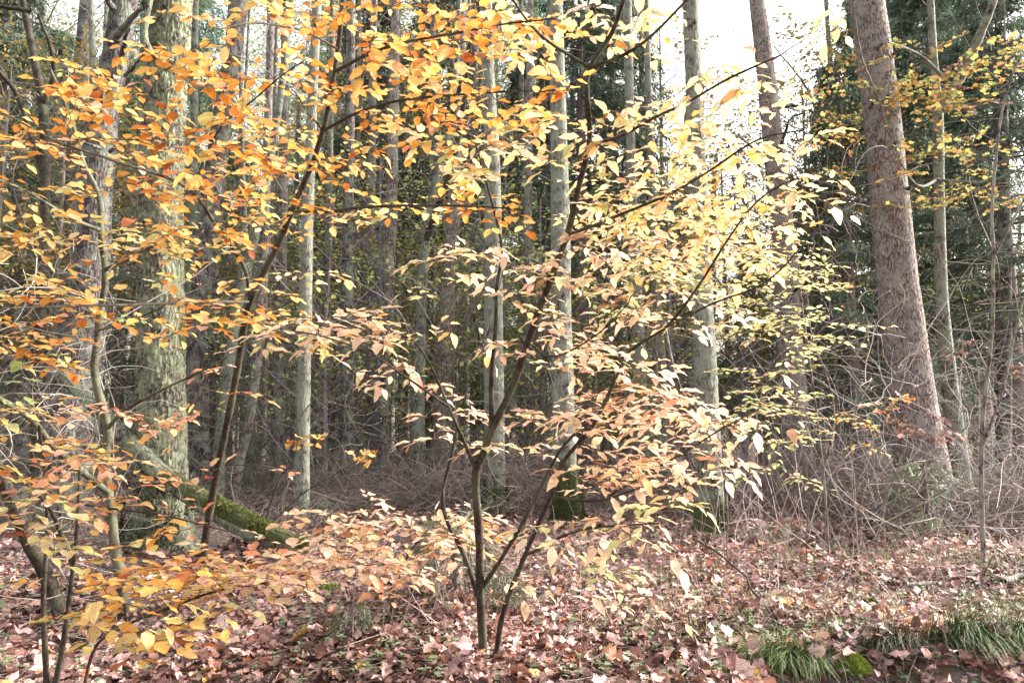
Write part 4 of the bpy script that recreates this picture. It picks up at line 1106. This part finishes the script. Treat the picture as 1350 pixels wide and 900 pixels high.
Gp.path([(800, 640, 4.0), (880, 610, 3.8), (940, 570, 3.6), (1000, 540, 3.4)], .006, .003)
Gp.path([(715, 745, 4.25), (760, 700, 4.0), (830, 690, 3.7), (870, 690, 3.4)], .007, .003)
Gp.path([(690, 450, 4.1), (730, 470, 3.9), (790, 440, 3.8), (830, 400, 3.7)], .006, .003)
K = dict(reach=.22, sub=1, spacing=.052)
Kd = dict(reach=.2, sub=1, spacing=.062, droop=.12)
Gp.back = .8
Gp.clouds([
 (360, 418, 520, 450, 3.1, 3.6, 15, 'pale', K), (450, 440, 560, 500, 3.6, 4.1, 5, 'pale', K), (480, 370, 640, 440, 3.5, 4.3, 5, 'yellow', K), (550, 480, 640, 560, 3.9, 4.4, 7, 'pink', K), (560, 560, 640, 600, 4.0, 4.4, 4, 'pale', K),
 (640, 10, 760, 70, 3.0, 3.6, 7, 'yellow', K), (740, 0, 900, 60, 3.0, 3.6, 9, 'yellow', K), (600, 150, 760, 240, 3.2, 3.8, 10, 'yellow', K), (560, 170, 650, 250, 3.3, 3.8, 5, 'lime', K),
 (760, 120, 900, 210, 3.0, 3.7, 13, 'yellow', K), (880, 90, 1040, 160, 2.8, 3.3, 9, 'yellow', Kd), (880, 150, 1060, 230, 3.0, 3.6, 12, 'yellow', K), (1030, 20, 1130, 60, 2.6, 3.0, 2, 'yellow', Kd),
 (780, 210, 960, 300, 3.2, 3.9, 24, 'yellow', K), (940, 240, 1090, 310, 3.1, 3.6, 11, 'yellow', K), (840, 300, 1020, 370, 3.3, 3.9, 22, 'yellow', K), (700, 300, 860, 370, 3.6, 4.1, 15, 'pale', K),
 (580, 300, 700, 400, 3.6, 4.2, 11, 'pale', K), (700, 370, 880, 440, 3.5, 4.1, 18, 'pale', K), (840, 380, 960, 440, 3.4, 3.9, 7, 'pale', K), (640, 430, 780, 500, 3.6, 4.2, 7, 'pale', K), (740, 450, 860, 520, 3.4, 4.0, 13, 'pale', K),
 (740, 500, 900, 580, 3.3, 4.0, 24, 'pink', K), (660, 540, 760, 600, 3.7, 4.2, 6, 'pink', K), (840, 540, 970, 620, 3.3, 3.8, 18, 'pink', K), (760, 580, 900, 650, 3.2, 3.9, 18, 'pink', K), (940, 460, 1030, 580, 3.2, 3.7, 6, 'pale', Kd),
 (840, 640, 910, 680, 3.1, 3.5, 5, 'lime', Kd), (700, 680, 860, 720, 2.9, 3.6, 10, 'pale', Kd), (760, 700, 860, 760, 3.2, 3.8, 4, 'lime', Kd), (660, 750, 740, 790, 3.5, 4.0, 4, 'pale', Kd), (800, 760, 880, 810, 3.8, 4.3, 4, 'pale', Kd)])
Gp.finish()

# H: small light green hornbeam behind at right
Hp = Plant('hornbeam_sapling', 'airy sapling with small lime-yellow leaves in front of the sky-gap pine', P(1092, 700, 7.6), 'beech', .075, 'pink')
Hp.path([(1092, 720, 7.8), (1085, 620, 7.7), (1070, 500, 7.5), (1058, 400, 7.3), (1045, 300, 7.1), (1030, 240, 7.0)], .013, .005, 'stem', 9, True)
Hp.path([(1085, 620, 7.7), (1100, 540, 7.5), (1070, 440, 7.2), (1064, 380, 7.1)], .010, .004)
KH = dict(reach=.34, sub=3, spacing=.05)
Hp.clouds([(930, 330, 1090, 400, 6.4, 7.6, 24, 'lime', KH), (960, 400, 1110, 450, 6.4, 7.6, 14, 'lime', KH), (980, 450, 1070, 560, 6.4, 7.4, 14, 'lime', KH), (1000, 560, 1060, 640, 6.6, 7.4, 4, 'lime', KH), (900, 290, 1060, 340, 6.4, 7.6, 14, 'yellow', KH), (1110, 545, 1170, 585, 8.2, 8.8, 3, 'amber', KH),
  (780, 330, 930, 420, 6.2, 7.4, 14, 'lime', KH), (760, 220, 920, 320, 6.2, 7.4, 12, 'yellow', KH)])
Hp.finish()
Vn = Plant('hanging_vine', 'twisted bare vine hanging down among the pale leaves right of centre', P(935, 700, 8), 'dry', .08, 'pink', 'vine')
Vn.nodes = np.zeros((0, 3))
Vn.path([(876, 425, 5.6), (884, 470, 5.6), (896, 510, 5.6), (912, 535, 5.7), (935, 560, 5.8), (955, 640, 6.2), (960, 745, 6.8)], .010, .006, 'vine_stem')
Vn.path([(880, 380, 5.6), (876, 425, 5.6)], .009, .010, 'vine_stem')
Vn.finish()

# ochre oak leaves on the forked tree at right
def leafy_branches(e, starts, boxes, pal, size, lab=None):
    pl = Plant.__new__(Plant); pl.e = e; pl.kind = 'oak'; pl.size = size; pl.mat = 'grey'
    pl.nodes = np.zeros((0, 3)); pl.tan = np.zeros((0, 3)); pl.rad = np.zeros(0); pl.tw = []; pl.L = []; pl.back = 0
    for pts, r0, r1 in starts: pl.path(pts, r0, r1)
    pl.clouds(boxes); pl.finish()
PAL['oakfall'] = [(.50, .42, .14), (.54, .40, .13), (.42, .42, .15), (.50, .30, .10), (.30, .33, .12), (.40, .24, .10)]
PAL['dead'] = [(.24, .15, .13), (.34, .22, .19), (.16, .10, .085)]
KO = dict(reach=.45, sub=3, spacing=.08)
leafy_branches(fork, [([(1240, 145, 12), (1270, 95, 11.8), (1290, 50, 11.5), (1310, 0, 11.3), (1320, -60, 11.2)], .085, .05),
                      ([(1235, 110, 12), (1215, 75, 11.6), (1170, 55, 11)], .035, .012), ([(1238, 170, 12), (1290, 135, 11.5), (1350, 95, 11)], .035, .012),
                      ([(1240, 235, 12), (1210, 245, 11.4), (1180, 205, 11)], .03, .01), ([(1240, 270, 12), (1300, 240, 11.2), (1360, 215, 10.8)], .03, .01)],
  [(1160, 20, 1240, 130, 10.6, 11.8, 13, 'oakfall', KO), (1240, 40, 1350, 160, 10.6, 11.8, 11, 'oakfall', KO), (1170, 130, 1260, 280, 10.6, 11.8, 11, 'oakfall', KO), (1240, 180, 1350, 280, 10.5, 11.8, 9, 'oakfall', KO), (1080, 60, 1150, 230, 11, 12.4, 11, 'oakfall', KO), (1240, 60, 1320, 150, 10.8, 11.4, 4, 'dead', dict(reach=.15, sub=3, spacing=.05))], 'oakfall', .11)

gap_tree = KEEP['thin pale trun'][0]
leafy_branches(gap_tree, [([(1105, 250, 19.8), (1070, 130, 19), (1020, 60, 18.4)], .05, .015), ([(1100, 160, 20), (1120, 60, 19.4), (1110, -20, 19)], .05, .02), ([(1112, 330, 20), (1060, 250, 18.5), (960, 170, 17.5)], .05, .012)],
  [(1030, 20, 1130, 240, 17.5, 19.5, 26, 'oakfall', dict(reach=.7, sub=4, spacing=.10)), (930, 110, 1030, 240, 17, 18.5, 16, 'oakfall', dict(reach=.7, sub=4, spacing=.10)), (880, 20, 960, 120, 17, 18.5, 7, 'oakfall', dict(reach=.6, sub=3, spacing=.12))], 'oakfall', .13)
# pale bare stems at right
Bs = Plant('bare_sapling', 'pale lilac bare stem with crooked top near the right edge', P(1296, 740, 7.2), 'dry', .09, 'pink')
Bs.path([(1296, 740, 7.2), (1293, 640, 7.1), (1296, 560, 7.0), (1306, 470, 7.0), (1311, 400, 6.9), (1307, 300, 6.8), (1314, 200, 6.7), (1326, 130, 6.6), (1345, 80, 6.5), (1370, 40, 6.5)], .023, .009, 'stem', 10, True, .01)
Bs.path([(1312, 335, 6.85), (1335, 290, 6.7), (1370, 230, 6.6)], .014, .008)
Bs.path([(1300, 590, 7.0), (1320, 520, 6.9), (1335, 450, 6.8), (1350, 390, 6.7)], .014, .007)
Bs.clouds([(1255, 445, 1290, 475, 6.7, 7.0, 2, 'dead', dict(reach=.12, sub=3, spacing=.05, droop=.5)), (1330, 480, 1350, 500, 6.7, 7.0, 1, 'dead', dict(reach=.1, sub=3, spacing=.05))])
Bs.finish()
Bd = Plant('oak_sapling', 'thin oak seedling with a bunch of dark dead leaves in front of the scaly pine', P(1180, 700, 9), 'oak', .105, 'pink')
Bd.path([(1150, 720, 8.2), (1175, 640, 8.2), (1200, 580, 8.1), (1215, 540, 8.0), (1180, 520, 8.0)], .008, .003, 'stem', 8, True)
Bd.clouds([(1185, 545, 1250, 590, 7.8, 8.3, 5, 'dead', dict(reach=.14, sub=4, spacing=.05, droop=.6)), (1160, 510, 1190, 540, 7.9, 8.2, 3, 'rosy', dict(reach=.1, sub=3, spacing=.05))])
Bd.finish()
# little dead leaf bunches on a twig in the wood
Be = Plant('oak_sapling', 'spindly grey seedling with a tuft of orange dead leaves before the slim pale trunk', P(330, 725, 8), 'oak', .10)
Be.path([(335, 735, 7.6), (365, 640, 7.6), (385, 610, 7.5), (392, 580, 7.5)], .014, .005, 'stem', 8, True)
Be.path([(345, 700, 7.6), (400, 650, 7.4), (450, 620, 7.3), (480, 600, 7.2)], .006, .003)
Be.clouds([(385, 570, 420, 595, 7.3, 7.6, 2, 'orange', dict(reach=.12, sub=3, spacing=.06)), (462, 590, 490, 610, 7.1, 7.3, 2, 'orange', dict(reach=.12, sub=3, spacing=.06)), (375, 605, 390, 620, 7.3, 7.5, 1, 'rosy', dict(reach=.1, sub=2))])
Be.finish()

# ------------------------------------------------------------------ fallen log, moss, grass, brash
def moss_fuzz(mb, pos, nr, n_col=(.13, .19, .035), s=.02):
    N = len(pos)
    d = unit(nr + rng.normal(0, .55, (N, 3)))
    w = unit(np.cross(d, rng.normal(0, 1, (N, 3)))) * s * .22
    L = s * rng.uniform(.5, 1.4, (N, 1))
    q = np.stack([pos - w, pos + w, pos + d * L], 1)
    c = np.array(n_col) * rng.uniform(.5, 1.7, (N, 1)) * np.array([1, 1, 1]) 
    c = np.repeat(c, 3, 0)
    mb.add(q, np.arange(N * 3).reshape(-1, 3), c)

def log_():
    path = np.array([P(80, 492, 8.6), P(120, 530, 8.4), P(170, 580, 8.1), P(220, 630, 7.9), P(280, 668, 7.75), P(330, 694, 7.6), P(372, 712, 7.5), P(408, 722, 7.4)])
    rad = np.array([.075, .085, .09, .10, .115, .118, .105, .05])
    moss = lambda h, v: smooth(1.95, 2.35, h) * (.25 + .7 * (v[..., 2] > np.mean(v[..., 2], axis=1, keepdims=True)))
    mb, p, r = trunk_mesh(path, rad, 60, 200, .012, 14, 77, 0, moss, .12)
    e = empty('fallen_log', (path[-1][0], path[-1][1], float(G(path[-1][0], path[-1][1]))), 'broken log propped against the oak with bright green moss on its lower end', 'log')
    mb.build('trunk', M['oak'], e)
    V = np.concatenate(mb.v); k, rows = 60, 200
    cen = np.repeat(p, k, 0); nr = unit(V - cen)
    hh = np.repeat(np.linspace(0, 1, rows), k)
    w = smooth(.62, .70, hh) * smooth(-.1, .35, nr[:, 2]) * smooth(.38, .58, vnoise(V * 6, 91))
    pick = rng.choice(len(V), 17000, p=w / w.sum())
    fm = MB(); moss_fuzz(fm, V[pick] + rng.normal(0, .006, (17000, 3)), nr[pick], (.13, .145, .045), .02)
    fm.build('moss_cover', M['moss'], e, kind='stuff', smooth_=False)
    stub(e, P(350, 705, 7.5), P(338, 708, 7.3), .03, .012, 'oak', 7, 'branch_stub')
log_()

def foot_moss(x, Y, rad, hgt, lab, n=6000, col=(.045, .055, .02)):
    th = rng.uniform(0, 6.28, n); z = hgt * rng.random(n) ** 1.3
    q = P(x, HORIZON, Y); g = float(G(q[0], Y))
    rr = rad * (1 + .35 * np.exp(-z / .15))
    pos = np.stack([q[0] + rr * np.cos(th), Y + rr * np.sin(th), g + z], -1)
    keep = vnoise(np.stack([np.cos(th) * 3, np.sin(th) * 3, z * 6], -1), 31) > .25 + .4 * z / hgt
    pos, th = pos[keep], th[keep]
    mb = MB(); moss_fuzz(mb, pos, np.stack([np.cos(th), np.sin(th), np.full(len(th), .3)], -1), col, .03)
    mb.build('moss_sleeve', M['moss'], origin=(q[0], Y, g), smooth_=False, kind='stuff', label=lab, category='moss')
foot_moss(936, 9.9, .175, .75, 'dark green moss sleeve round the foot of the grey-green trunk')
foot_moss(652, 12.0, .19, .62, 'dark green moss round the foot of the lichen-spotted trunk')
foot_moss(748, 11.0, .20, 1.0, 'bright green moss covering the base of the grey trunk right of the shrub', 9000, (.06, .072, .026))
foot_moss(214, 8.3, .335, .95, 'thin dark moss round the spreading foot of the oak', 9000, (.028, .034, .015))

def cushion(px, py, w, h, lab, col=(.15, .21, .04), n=5000):
    Y = CAMH / ((py - HORIZON) / F); q = P(px, py, Y); g = float(G(q[0], q[1]))
    Rr = w / 2 / F * Y
    u, v_ = np.meshgrid(np.linspace(0, 2 * math.pi, 25)[:-1], np.linspace(0, math.pi / 2, 8))
    prof = lambda uu, vv: Rr * (.8 + .4 * vnoise(np.stack([np.cos(uu) * 1.7 + 5, np.sin(uu) * 1.7, vv * 2 + px], -1), 3))
    R_ = prof(u, v_)
    V = np.stack([q[0] + R_ * np.cos(u) * np.cos(v_), q[1] + R_ * np.sin(u) * np.cos(v_), g - .02 + R_ * h * np.sin(v_)], -1)
    i = (np.arange(7)[:, None] * 24); j = np.arange(24)[None]
    f = np.stack([i + j, i + (j + 1) % 24, i + 24 + (j + 1) % 24, i + 24 + j], -1).reshape(-1, 4)
    mb = MB(); mb.add(V, f, np.array(col) * .5)
    e = empty('moss_cushion', (q[0], q[1], g), lab, 'moss')
    mb.build('mound', M['moss'], e)
    th = rng.uniform(0, 6.28, n); ph = np.arcsin(rng.random(n))
    R_ = prof(th, ph)
    pos = np.stack([q[0] + R_ * np.cos(th) * np.cos(ph), q[1] + R_ * np.sin(th) * np.cos(ph), g - .02 + R_ * h * np.sin(ph)], -1)
    nr = unit(pos - np.array([q[0], q[1], g]))
    fm = MB(); moss_fuzz(fm, pos, nr, col, .016); fm.build('moss_cover', M['moss'], e, kind='stuff', smooth_=False)
cushion(1120, 868, 42, .9, 'yellow-green moss cushion between the grass tufts at lower right', (.22, .28, .05))
cushion(432, 772, 34, .8, 'dark green moss cushion on the litter below the log')
cushion(885, 893, 44, .6, 'low green moss cushion at the bottom edge right of the shrub')
cushion(960, 886, 46, .5, 'flat moss cushion left of the first grass tuft', (.16, .22, .05))
cushion(1150, 802, 26, .9, 'small dark moss cushion above the grass tufts', (.08, .11, .03))
cushion(112, 832, 30, .6, 'dark moss cushion beside the thin dark stems', (.07, .11, .03))
cushion(530, 762, 26, .7, 'moss cushion under the peach-leaved sapling', (.10, .15, .04))

def tuft(px, py, Y, n, L, lab, lean=(-.2, -.5), col=(.085, .14, .035)):
    n = int(n * 1.0); L *= .86
    q = P(px, py, Y); g = float(G(q[0], q[1]))
    e = empty('grass_tuft', (q[0], q[1], g), lab, 'grass')
    m = 8
    base = np.stack([q[0] + rng.normal(0, .075, n), q[1] + rng.normal(0, .04, n), np.full(n, g)], -1)
    yaw = rng.uniform(0, 6.28, n)
    d = unit(np.stack([np.cos(yaw) * .45 + lean[0], np.sin(yaw) * .35 + lean[1], rng.uniform(.7, 1.3, n)], -1))
    le = L * rng.uniform(.3, 1.15, n)
    pts = [base]; 
    for i in range(m - 1):
        pts.append(pts[-1] + d * le[:, None] / (m - 1))
        d = unit(d + np.array([0, 0, -.30]) + rng.normal(0, .09, (n, 3)))
    pts = np.stack(pts, 1)
    w = .0022 * rng.uniform(.7, 1.4, n)
    side = unit(np.cross(pts[:, -1] - pts[:, 0], np.array([0, 0, 1.])))[:, None] * (w[:, None] * np.linspace(1, .2, m))[..., None]
    V = np.stack([pts - side, pts + side + np.array([0, 0, .0008])], 2)
    i = np.arange(n)[:, None] * m * 2 + np.arange(m - 1)[None] * 2
    f = np.stack([i, i + 1, i + 3, i + 2], -1).reshape(-1, 4)
    dry = (rng.random(n) < .16)[:, None]
    c = np.where(dry, np.array([(.26, .23, .14)]), np.array([col])) * rng.uniform(.6, 1.4, (n, 1))
    mb = MB(); mb.add(V, f, np.repeat(c, m * 2, 0))
    mb.build('blade_growth', M['grass'], e, kind='stuff')
tuft(1040, 848, 4.35, 1100, .34, 'rounded green grass tuft with drooping blades left of the moss cushion', (-.05, -.45))
tuft(1175, 835, 4.5, 700, .32, 'thin dark grass tuft hanging over the bare soil bank', (-.05, -.55), (.06, .07, .035))
tuft(1258, 825, 4.55, 1500, .44, 'long combed grass tuft drooping right over the bank', (.35, -.45))
tuft(1340, 820, 4.6, 1300, .42, 'grass tuft at the right picture edge', (.05, -.5))
tuft(1000, 838, 4.5, 300, .22, 'sparse grass tuft behind the rounded one', (-.1, -.3))
tuft(1325, 790, 5.4, 260, .2, 'small light grass tuft above the bank at right', (0, -.2), (.16, .20, .07))

def ground_cover():
    # sparse straw coloured moss and short grass, right of centre
    N = 17000
    Y = np.exp(rng.uniform(math.log(4.6), math.log(13), N)); X = rng.uniform(-.1, .68, N) * Y
    keep = vnoise(np.stack([X * 1.3, Y * 1.3, X * 0], -1), 41) > .46
    keep &= (smooth(.0, .15, X / Y) > rng.random(N))
    X, Y = X[keep], Y[keep]; n = len(X)
    b = np.stack([X, Y, G(X, Y) + .01], -1)
    pts = curly(n, b, rng.uniform(.03, .10, n), up=.8, n=3)
    mb = MB(); cols = np.array([(.42, .38, .20), (.30, .34, .13), (.46, .42, .24), (.20, .26, .09)])
    tubes(mb, pts, np.full((n, 1), .0026) * np.array([[1, .8, .3]]), 3, cols[rng.integers(0, 4, n)])
    mb.build('short_grass', M['grass'], kind='stuff', label='straw-coloured moss and short grass poking through the litter right of the shrub', category='grass')
    N = 2400
    Y = np.exp(rng.uniform(math.log(3.2), math.log(12), N)); X = rng.uniform(-.72, .72, N) * Y
    b = np.stack([X, Y, G(X, Y) + rng.uniform(.03, .06, N)], -1)
    pts = curly(N, b, rng.uniform(.08, .6, N), up=0, wob=.10, n=5)
    pts[..., 2] = G(pts[..., 0], pts[..., 1]) + .035 + (pts[..., 2] - b[:, None, 2]) * .12
    mb = MB(); tubes(mb, pts, rng.uniform(.0015, .0055, (N, 1)) * np.linspace(1, .5, 5)[None], 4, np.array([(.19, .15, .135)]) * rng.uniform(.5, 1.9, (N, 1)))
    mb.build('litter_twigs', M['brash'], kind='stuff', label='small fallen twigs strewn through the leaf litter', category='twigs')
    # seedlings: tiny pairs of blue-green leaves
    N = 480
    px = rng.uniform(0, 1350, N); py = rng.uniform(700, 895, N)
    Yc = CAMH / ((py - HORIZON) / F); X = (px - W / 2) / F * Yc
    pos = []; d = []; 
    for i in range(N):
        for j in range(4):
            a = rng.uniform(0, 6.28)
            pos.append((X[i], Yc[i], float(G(X[i], Yc[i])) + rng.uniform(.04, .09))); d.append((math.cos(a), math.sin(a), .1))
    pos, d = np.array(pos), np.array(d)
    mb = MB(); add_leaves(mb, pos, d, unit(rng.normal(0, .2, pos.shape) + np.array([0, 0, 1.])), rng.uniform(.025, .05, len(pos)), np.array((.24, .36, .20)) * rng.uniform(.7, 1.4, (len(pos), 1)), T_LOW['beech'])
    mb.build('seedling_cover', M['leaf'], kind='stuff', label='scattered tiny green seedlings growing through the litter', category='seedlings')
ground_cover()

def caught():
    spots = [(1040, 848, 4.35), (1175, 835, 4.5), (1258, 825, 4.55), (1340, 820, 4.6), (1000, 838, 4.5), (1300, 840, 4.5), (1220, 850, 4.4), (1100, 850, 4.35)]
    pos = []
    for px, py, Y in spots:
        q = P(px, py, Y)
        for j in range(13):
            x, y = q[0] + rng.normal(0, .15), q[1] + rng.normal(-.05, .12)
            pos.append((x, y, float(G(x, y)) + rng.uniform(.05, .15)))
    pos = np.array(pos); n = len(pos); yaw = rng.uniform(0, 6.28, n)
    mb = MB(); add_leaves(mb, pos, np.stack([np.cos(yaw), np.sin(yaw), rng.normal(0, .3, n)], -1), unit(rng.normal(0, .45, (n, 3)) + np.array([0, -.2, 1.])), rng.uniform(.06, .11, n), lit_cols(n) * 1.1, T_LEAF['oak'])
    mb.build('caught_leaves', M['litter'], kind='stuff', label='brown leaves caught on the grass tufts and the bank at lower right', category='leaf litter')
caught()

def brash():
    # heaps of dead brushwood behind
    def heap(name, lab, N, xr, Yr, hgt, ln, col, thick, up=.15, wob=.35, n=5, kind='stuff'):
        px = rng.uniform(*xr, N); Y = rng.uniform(*Yr, N); X = (px - W / 2) / F * Y
        hm = hgt * (.25 + 1.1 * vnoise(np.stack([X * .8, Y * .5, X * 0], -1), 51))
        b = np.stack([X, Y, G(X, Y) + hm * rng.random(N) ** 1.6], -1)
        pts = curly(N, b, rng.uniform(*ln, N), up=up, wob=wob, n=n)
        pts[..., 2] = np.maximum(pts[..., 2], G(pts[..., 0], pts[..., 1]) + .01)
        mb = MB(); tubes(mb, pts, thick * rng.uniform(.5, 1.5, (N, 1)) * np.linspace(1, .35, n)[None], 3, np.array(col) * rng.uniform(.55, 1.45, (N, 1)) * rng.uniform(.93, 1.07, (N, 3)))
        mb.build(name, M['brash'], kind=kind, label=lab, category='brushwood')
    heap('brushwood', 'tangled dead brushwood on the ground between the pale grey trunks', 4200, (415, 700), (11.5, 17), .55, (.4, 1.3), (.29, .23, .20), .0055)
    heap('brushwood', 'dark brown brushwood heap behind the mossy-footed trunk and to its right', 5200, (690, 1130), (11, 17.5), .8, (.35, 1.2), (.20, .15, .135), .005)
    heap('brushwood', 'matted grey-brown brushwood under the bare brambles at right', 5200, (1080, 1400), (9.5, 16), .6, (.3, .9), (.17, .13, .12), .0045)
    heap('brushwood', 'low brushwood and fallen sticks under the trees at left', 2600, (-60, 420), (8.5, 17), .35, (.3, 1.1), (.24, .19, .165), .005)
    heap('bramble_thicket', 'bare pale brambles arching over each other at the right edge', 330, (1090, 1400), (8.0, 13), 2.6, (.6, 2.4), (.36, .31, .295), .0055, .6, .33, 11)
    heap('bramble_thicket', 'thin bare whips rising from the litter right of the mossy-footed trunk', 130, (930, 1190), (7.5, 12), .3, (.7, 1.8), (.36, .29, .27), .005, 1.3, .16, 8)
    heap('dry_stalks', 'fine dry stalks standing in the litter', 420, (400, 1350), (4.6, 9), .03, (.2, .7), (.36, .28, .24), .0026, 1.8, .12, 6)
    heap('fine_twigs', 'fine grey dead twigs hanging between the trunks', 1500, (0, 860), (11, 22), 4.2, (.5, 1.7), (.27, .235, .20), .0055, .0, .25, 6)
    heap('branch_tangle', 'long thin bare branches crossing between the trunks high up', 1500, (-20, 900), (11, 24), 9.5, (1.0, 3.2), (.17, .145, .125), .010, .15, .22, 9)
    heap('branch_tangle', 'long thin bare branches crossing among the spruces high at right', 600, (1060, 1380), (11, 22), 9.0, (1.0, 3.0), (.20, .17, .15), .010, .15, .22, 9)
    heap('curled_whips', 'thin pale curling whips among the leaves at the left edge', 170, (-30, 170), (5.2, 9), 3.4, (.6, 1.6), (.30, .26, .22), .005, .2, .4, 9)
    heap('fine_twigs', 'grey dead twigs tangled among the spruces at right', 1300, (860, 1380), (11, 19), 5.0, (.5, 1.7), (.30, .26, .24), .0055, .1, .25, 6)
brash()

# single fallen sticks on the litter
STK = [((915, 745), (980, 790), (1100, 885), 4.6, .010, 'long thin dark bramble arching down to the grass tufts', .25),
       ((1195, 780), (1235, 778), (1240, 776), 6.0, .022, 'short purple-grey stick lying right of centre on the litter', .0),
       ((1325, 778), (1345, 772), (1375, 770), 6.1, .03, 'thick stick lying at the right picture edge', .0),
       ((125, 757), (170, 770), (200, 778), 6.2, .012, 'pale bare twig lying across the litter at left', .05),
       ((700, 668), (740, 672), (790, 685), 11.3, .03, 'fallen branch lying behind the shrub beside the mossy base', .05),
       ((170, 872), (205, 866), (240, 868), 4.2, .010, 'brown stick half buried in the litter at lower left', .0)]
for a, b, c_, Y, r0, lab, hz in STK:
    pts = []
    for i, q in enumerate((a, b, c_)):
        w = P(q[0], q[1], Y)
        Yp = min(CAMH / ((q[1] - HORIZON) / F), 14); w = P(q[0], q[1], Yp)
        w[2] = float(G(w[0], w[1])) + r0 * 1.2 + .03 + (hz * (1, .7, 0)[i])
        pts.append(w)
    c = spline(np.array(pts), 16); c += rng.normal(0, .006, c.shape)
    mb = MB(); tubes(mb, c, np.linspace(r0, r0 * .5, 16), 8, (1, 0, 0))
    mb.build('fallen_stick', M['sapling' if hz else 'pink'], origin=tuple(pts[0]), label=lab, category='stick')

# small spruce seedlings
SS = spruce_meshes(31, 1.15, .6, 26, .08, green=(.16, .17, .115), dens=.22)
for x, Y, s, lab in ((1215, 9.0, .85, 'small grey-green spruce seedling at the foot of the scaly pine'), (602, 6.3, .62, 'feathery green spruce seedling behind the shrub base'), (470, 4.9, .26, 'tiny spruce seedling in the litter at lower centre left'),
                     (420, 10.0, .4, 'low green spruce seedling right of the slim pale trunk'), (670, 5.6, .32, 'thin spruce seedling between the shrub stems'), (45, 9.0, .6, 'dark spruce seedling at the left under the leaning pine'), (655, 11.2, .35, 'spruce seedling at the mossy foot of the lichen-spotted trunk')):
    place('spruce_seedling', lab, SS, x, Y, rng.uniform(0, 6), s, 'seedling')

# ------------------------------------------------------------------ far repeats that share a look are told apart by their place
bpy.context.view_layer.update()
same = {}
for o in scn.objects:
    if o.parent is None and 'group' in o.keys(): same.setdefault(o['label'], []).append(o)
ORD = ['first', 'second', 'third', 'fourth', 'fifth', 'sixth', 'seventh', 'eighth', 'ninth', 'tenth', 'eleventh', 'twelfth']
for lab, os_ in same.items():
    if len(os_) < 2: continue
    os_.sort(key=lambda o: o.location[0] / o.location[1])
    for i, o in enumerate(os_):
        o['label'] = lab + (' (left one)', ' (right one)')[i] if len(os_) == 2 else lab + f' ({ORD[min(i, 11)]} from left)'
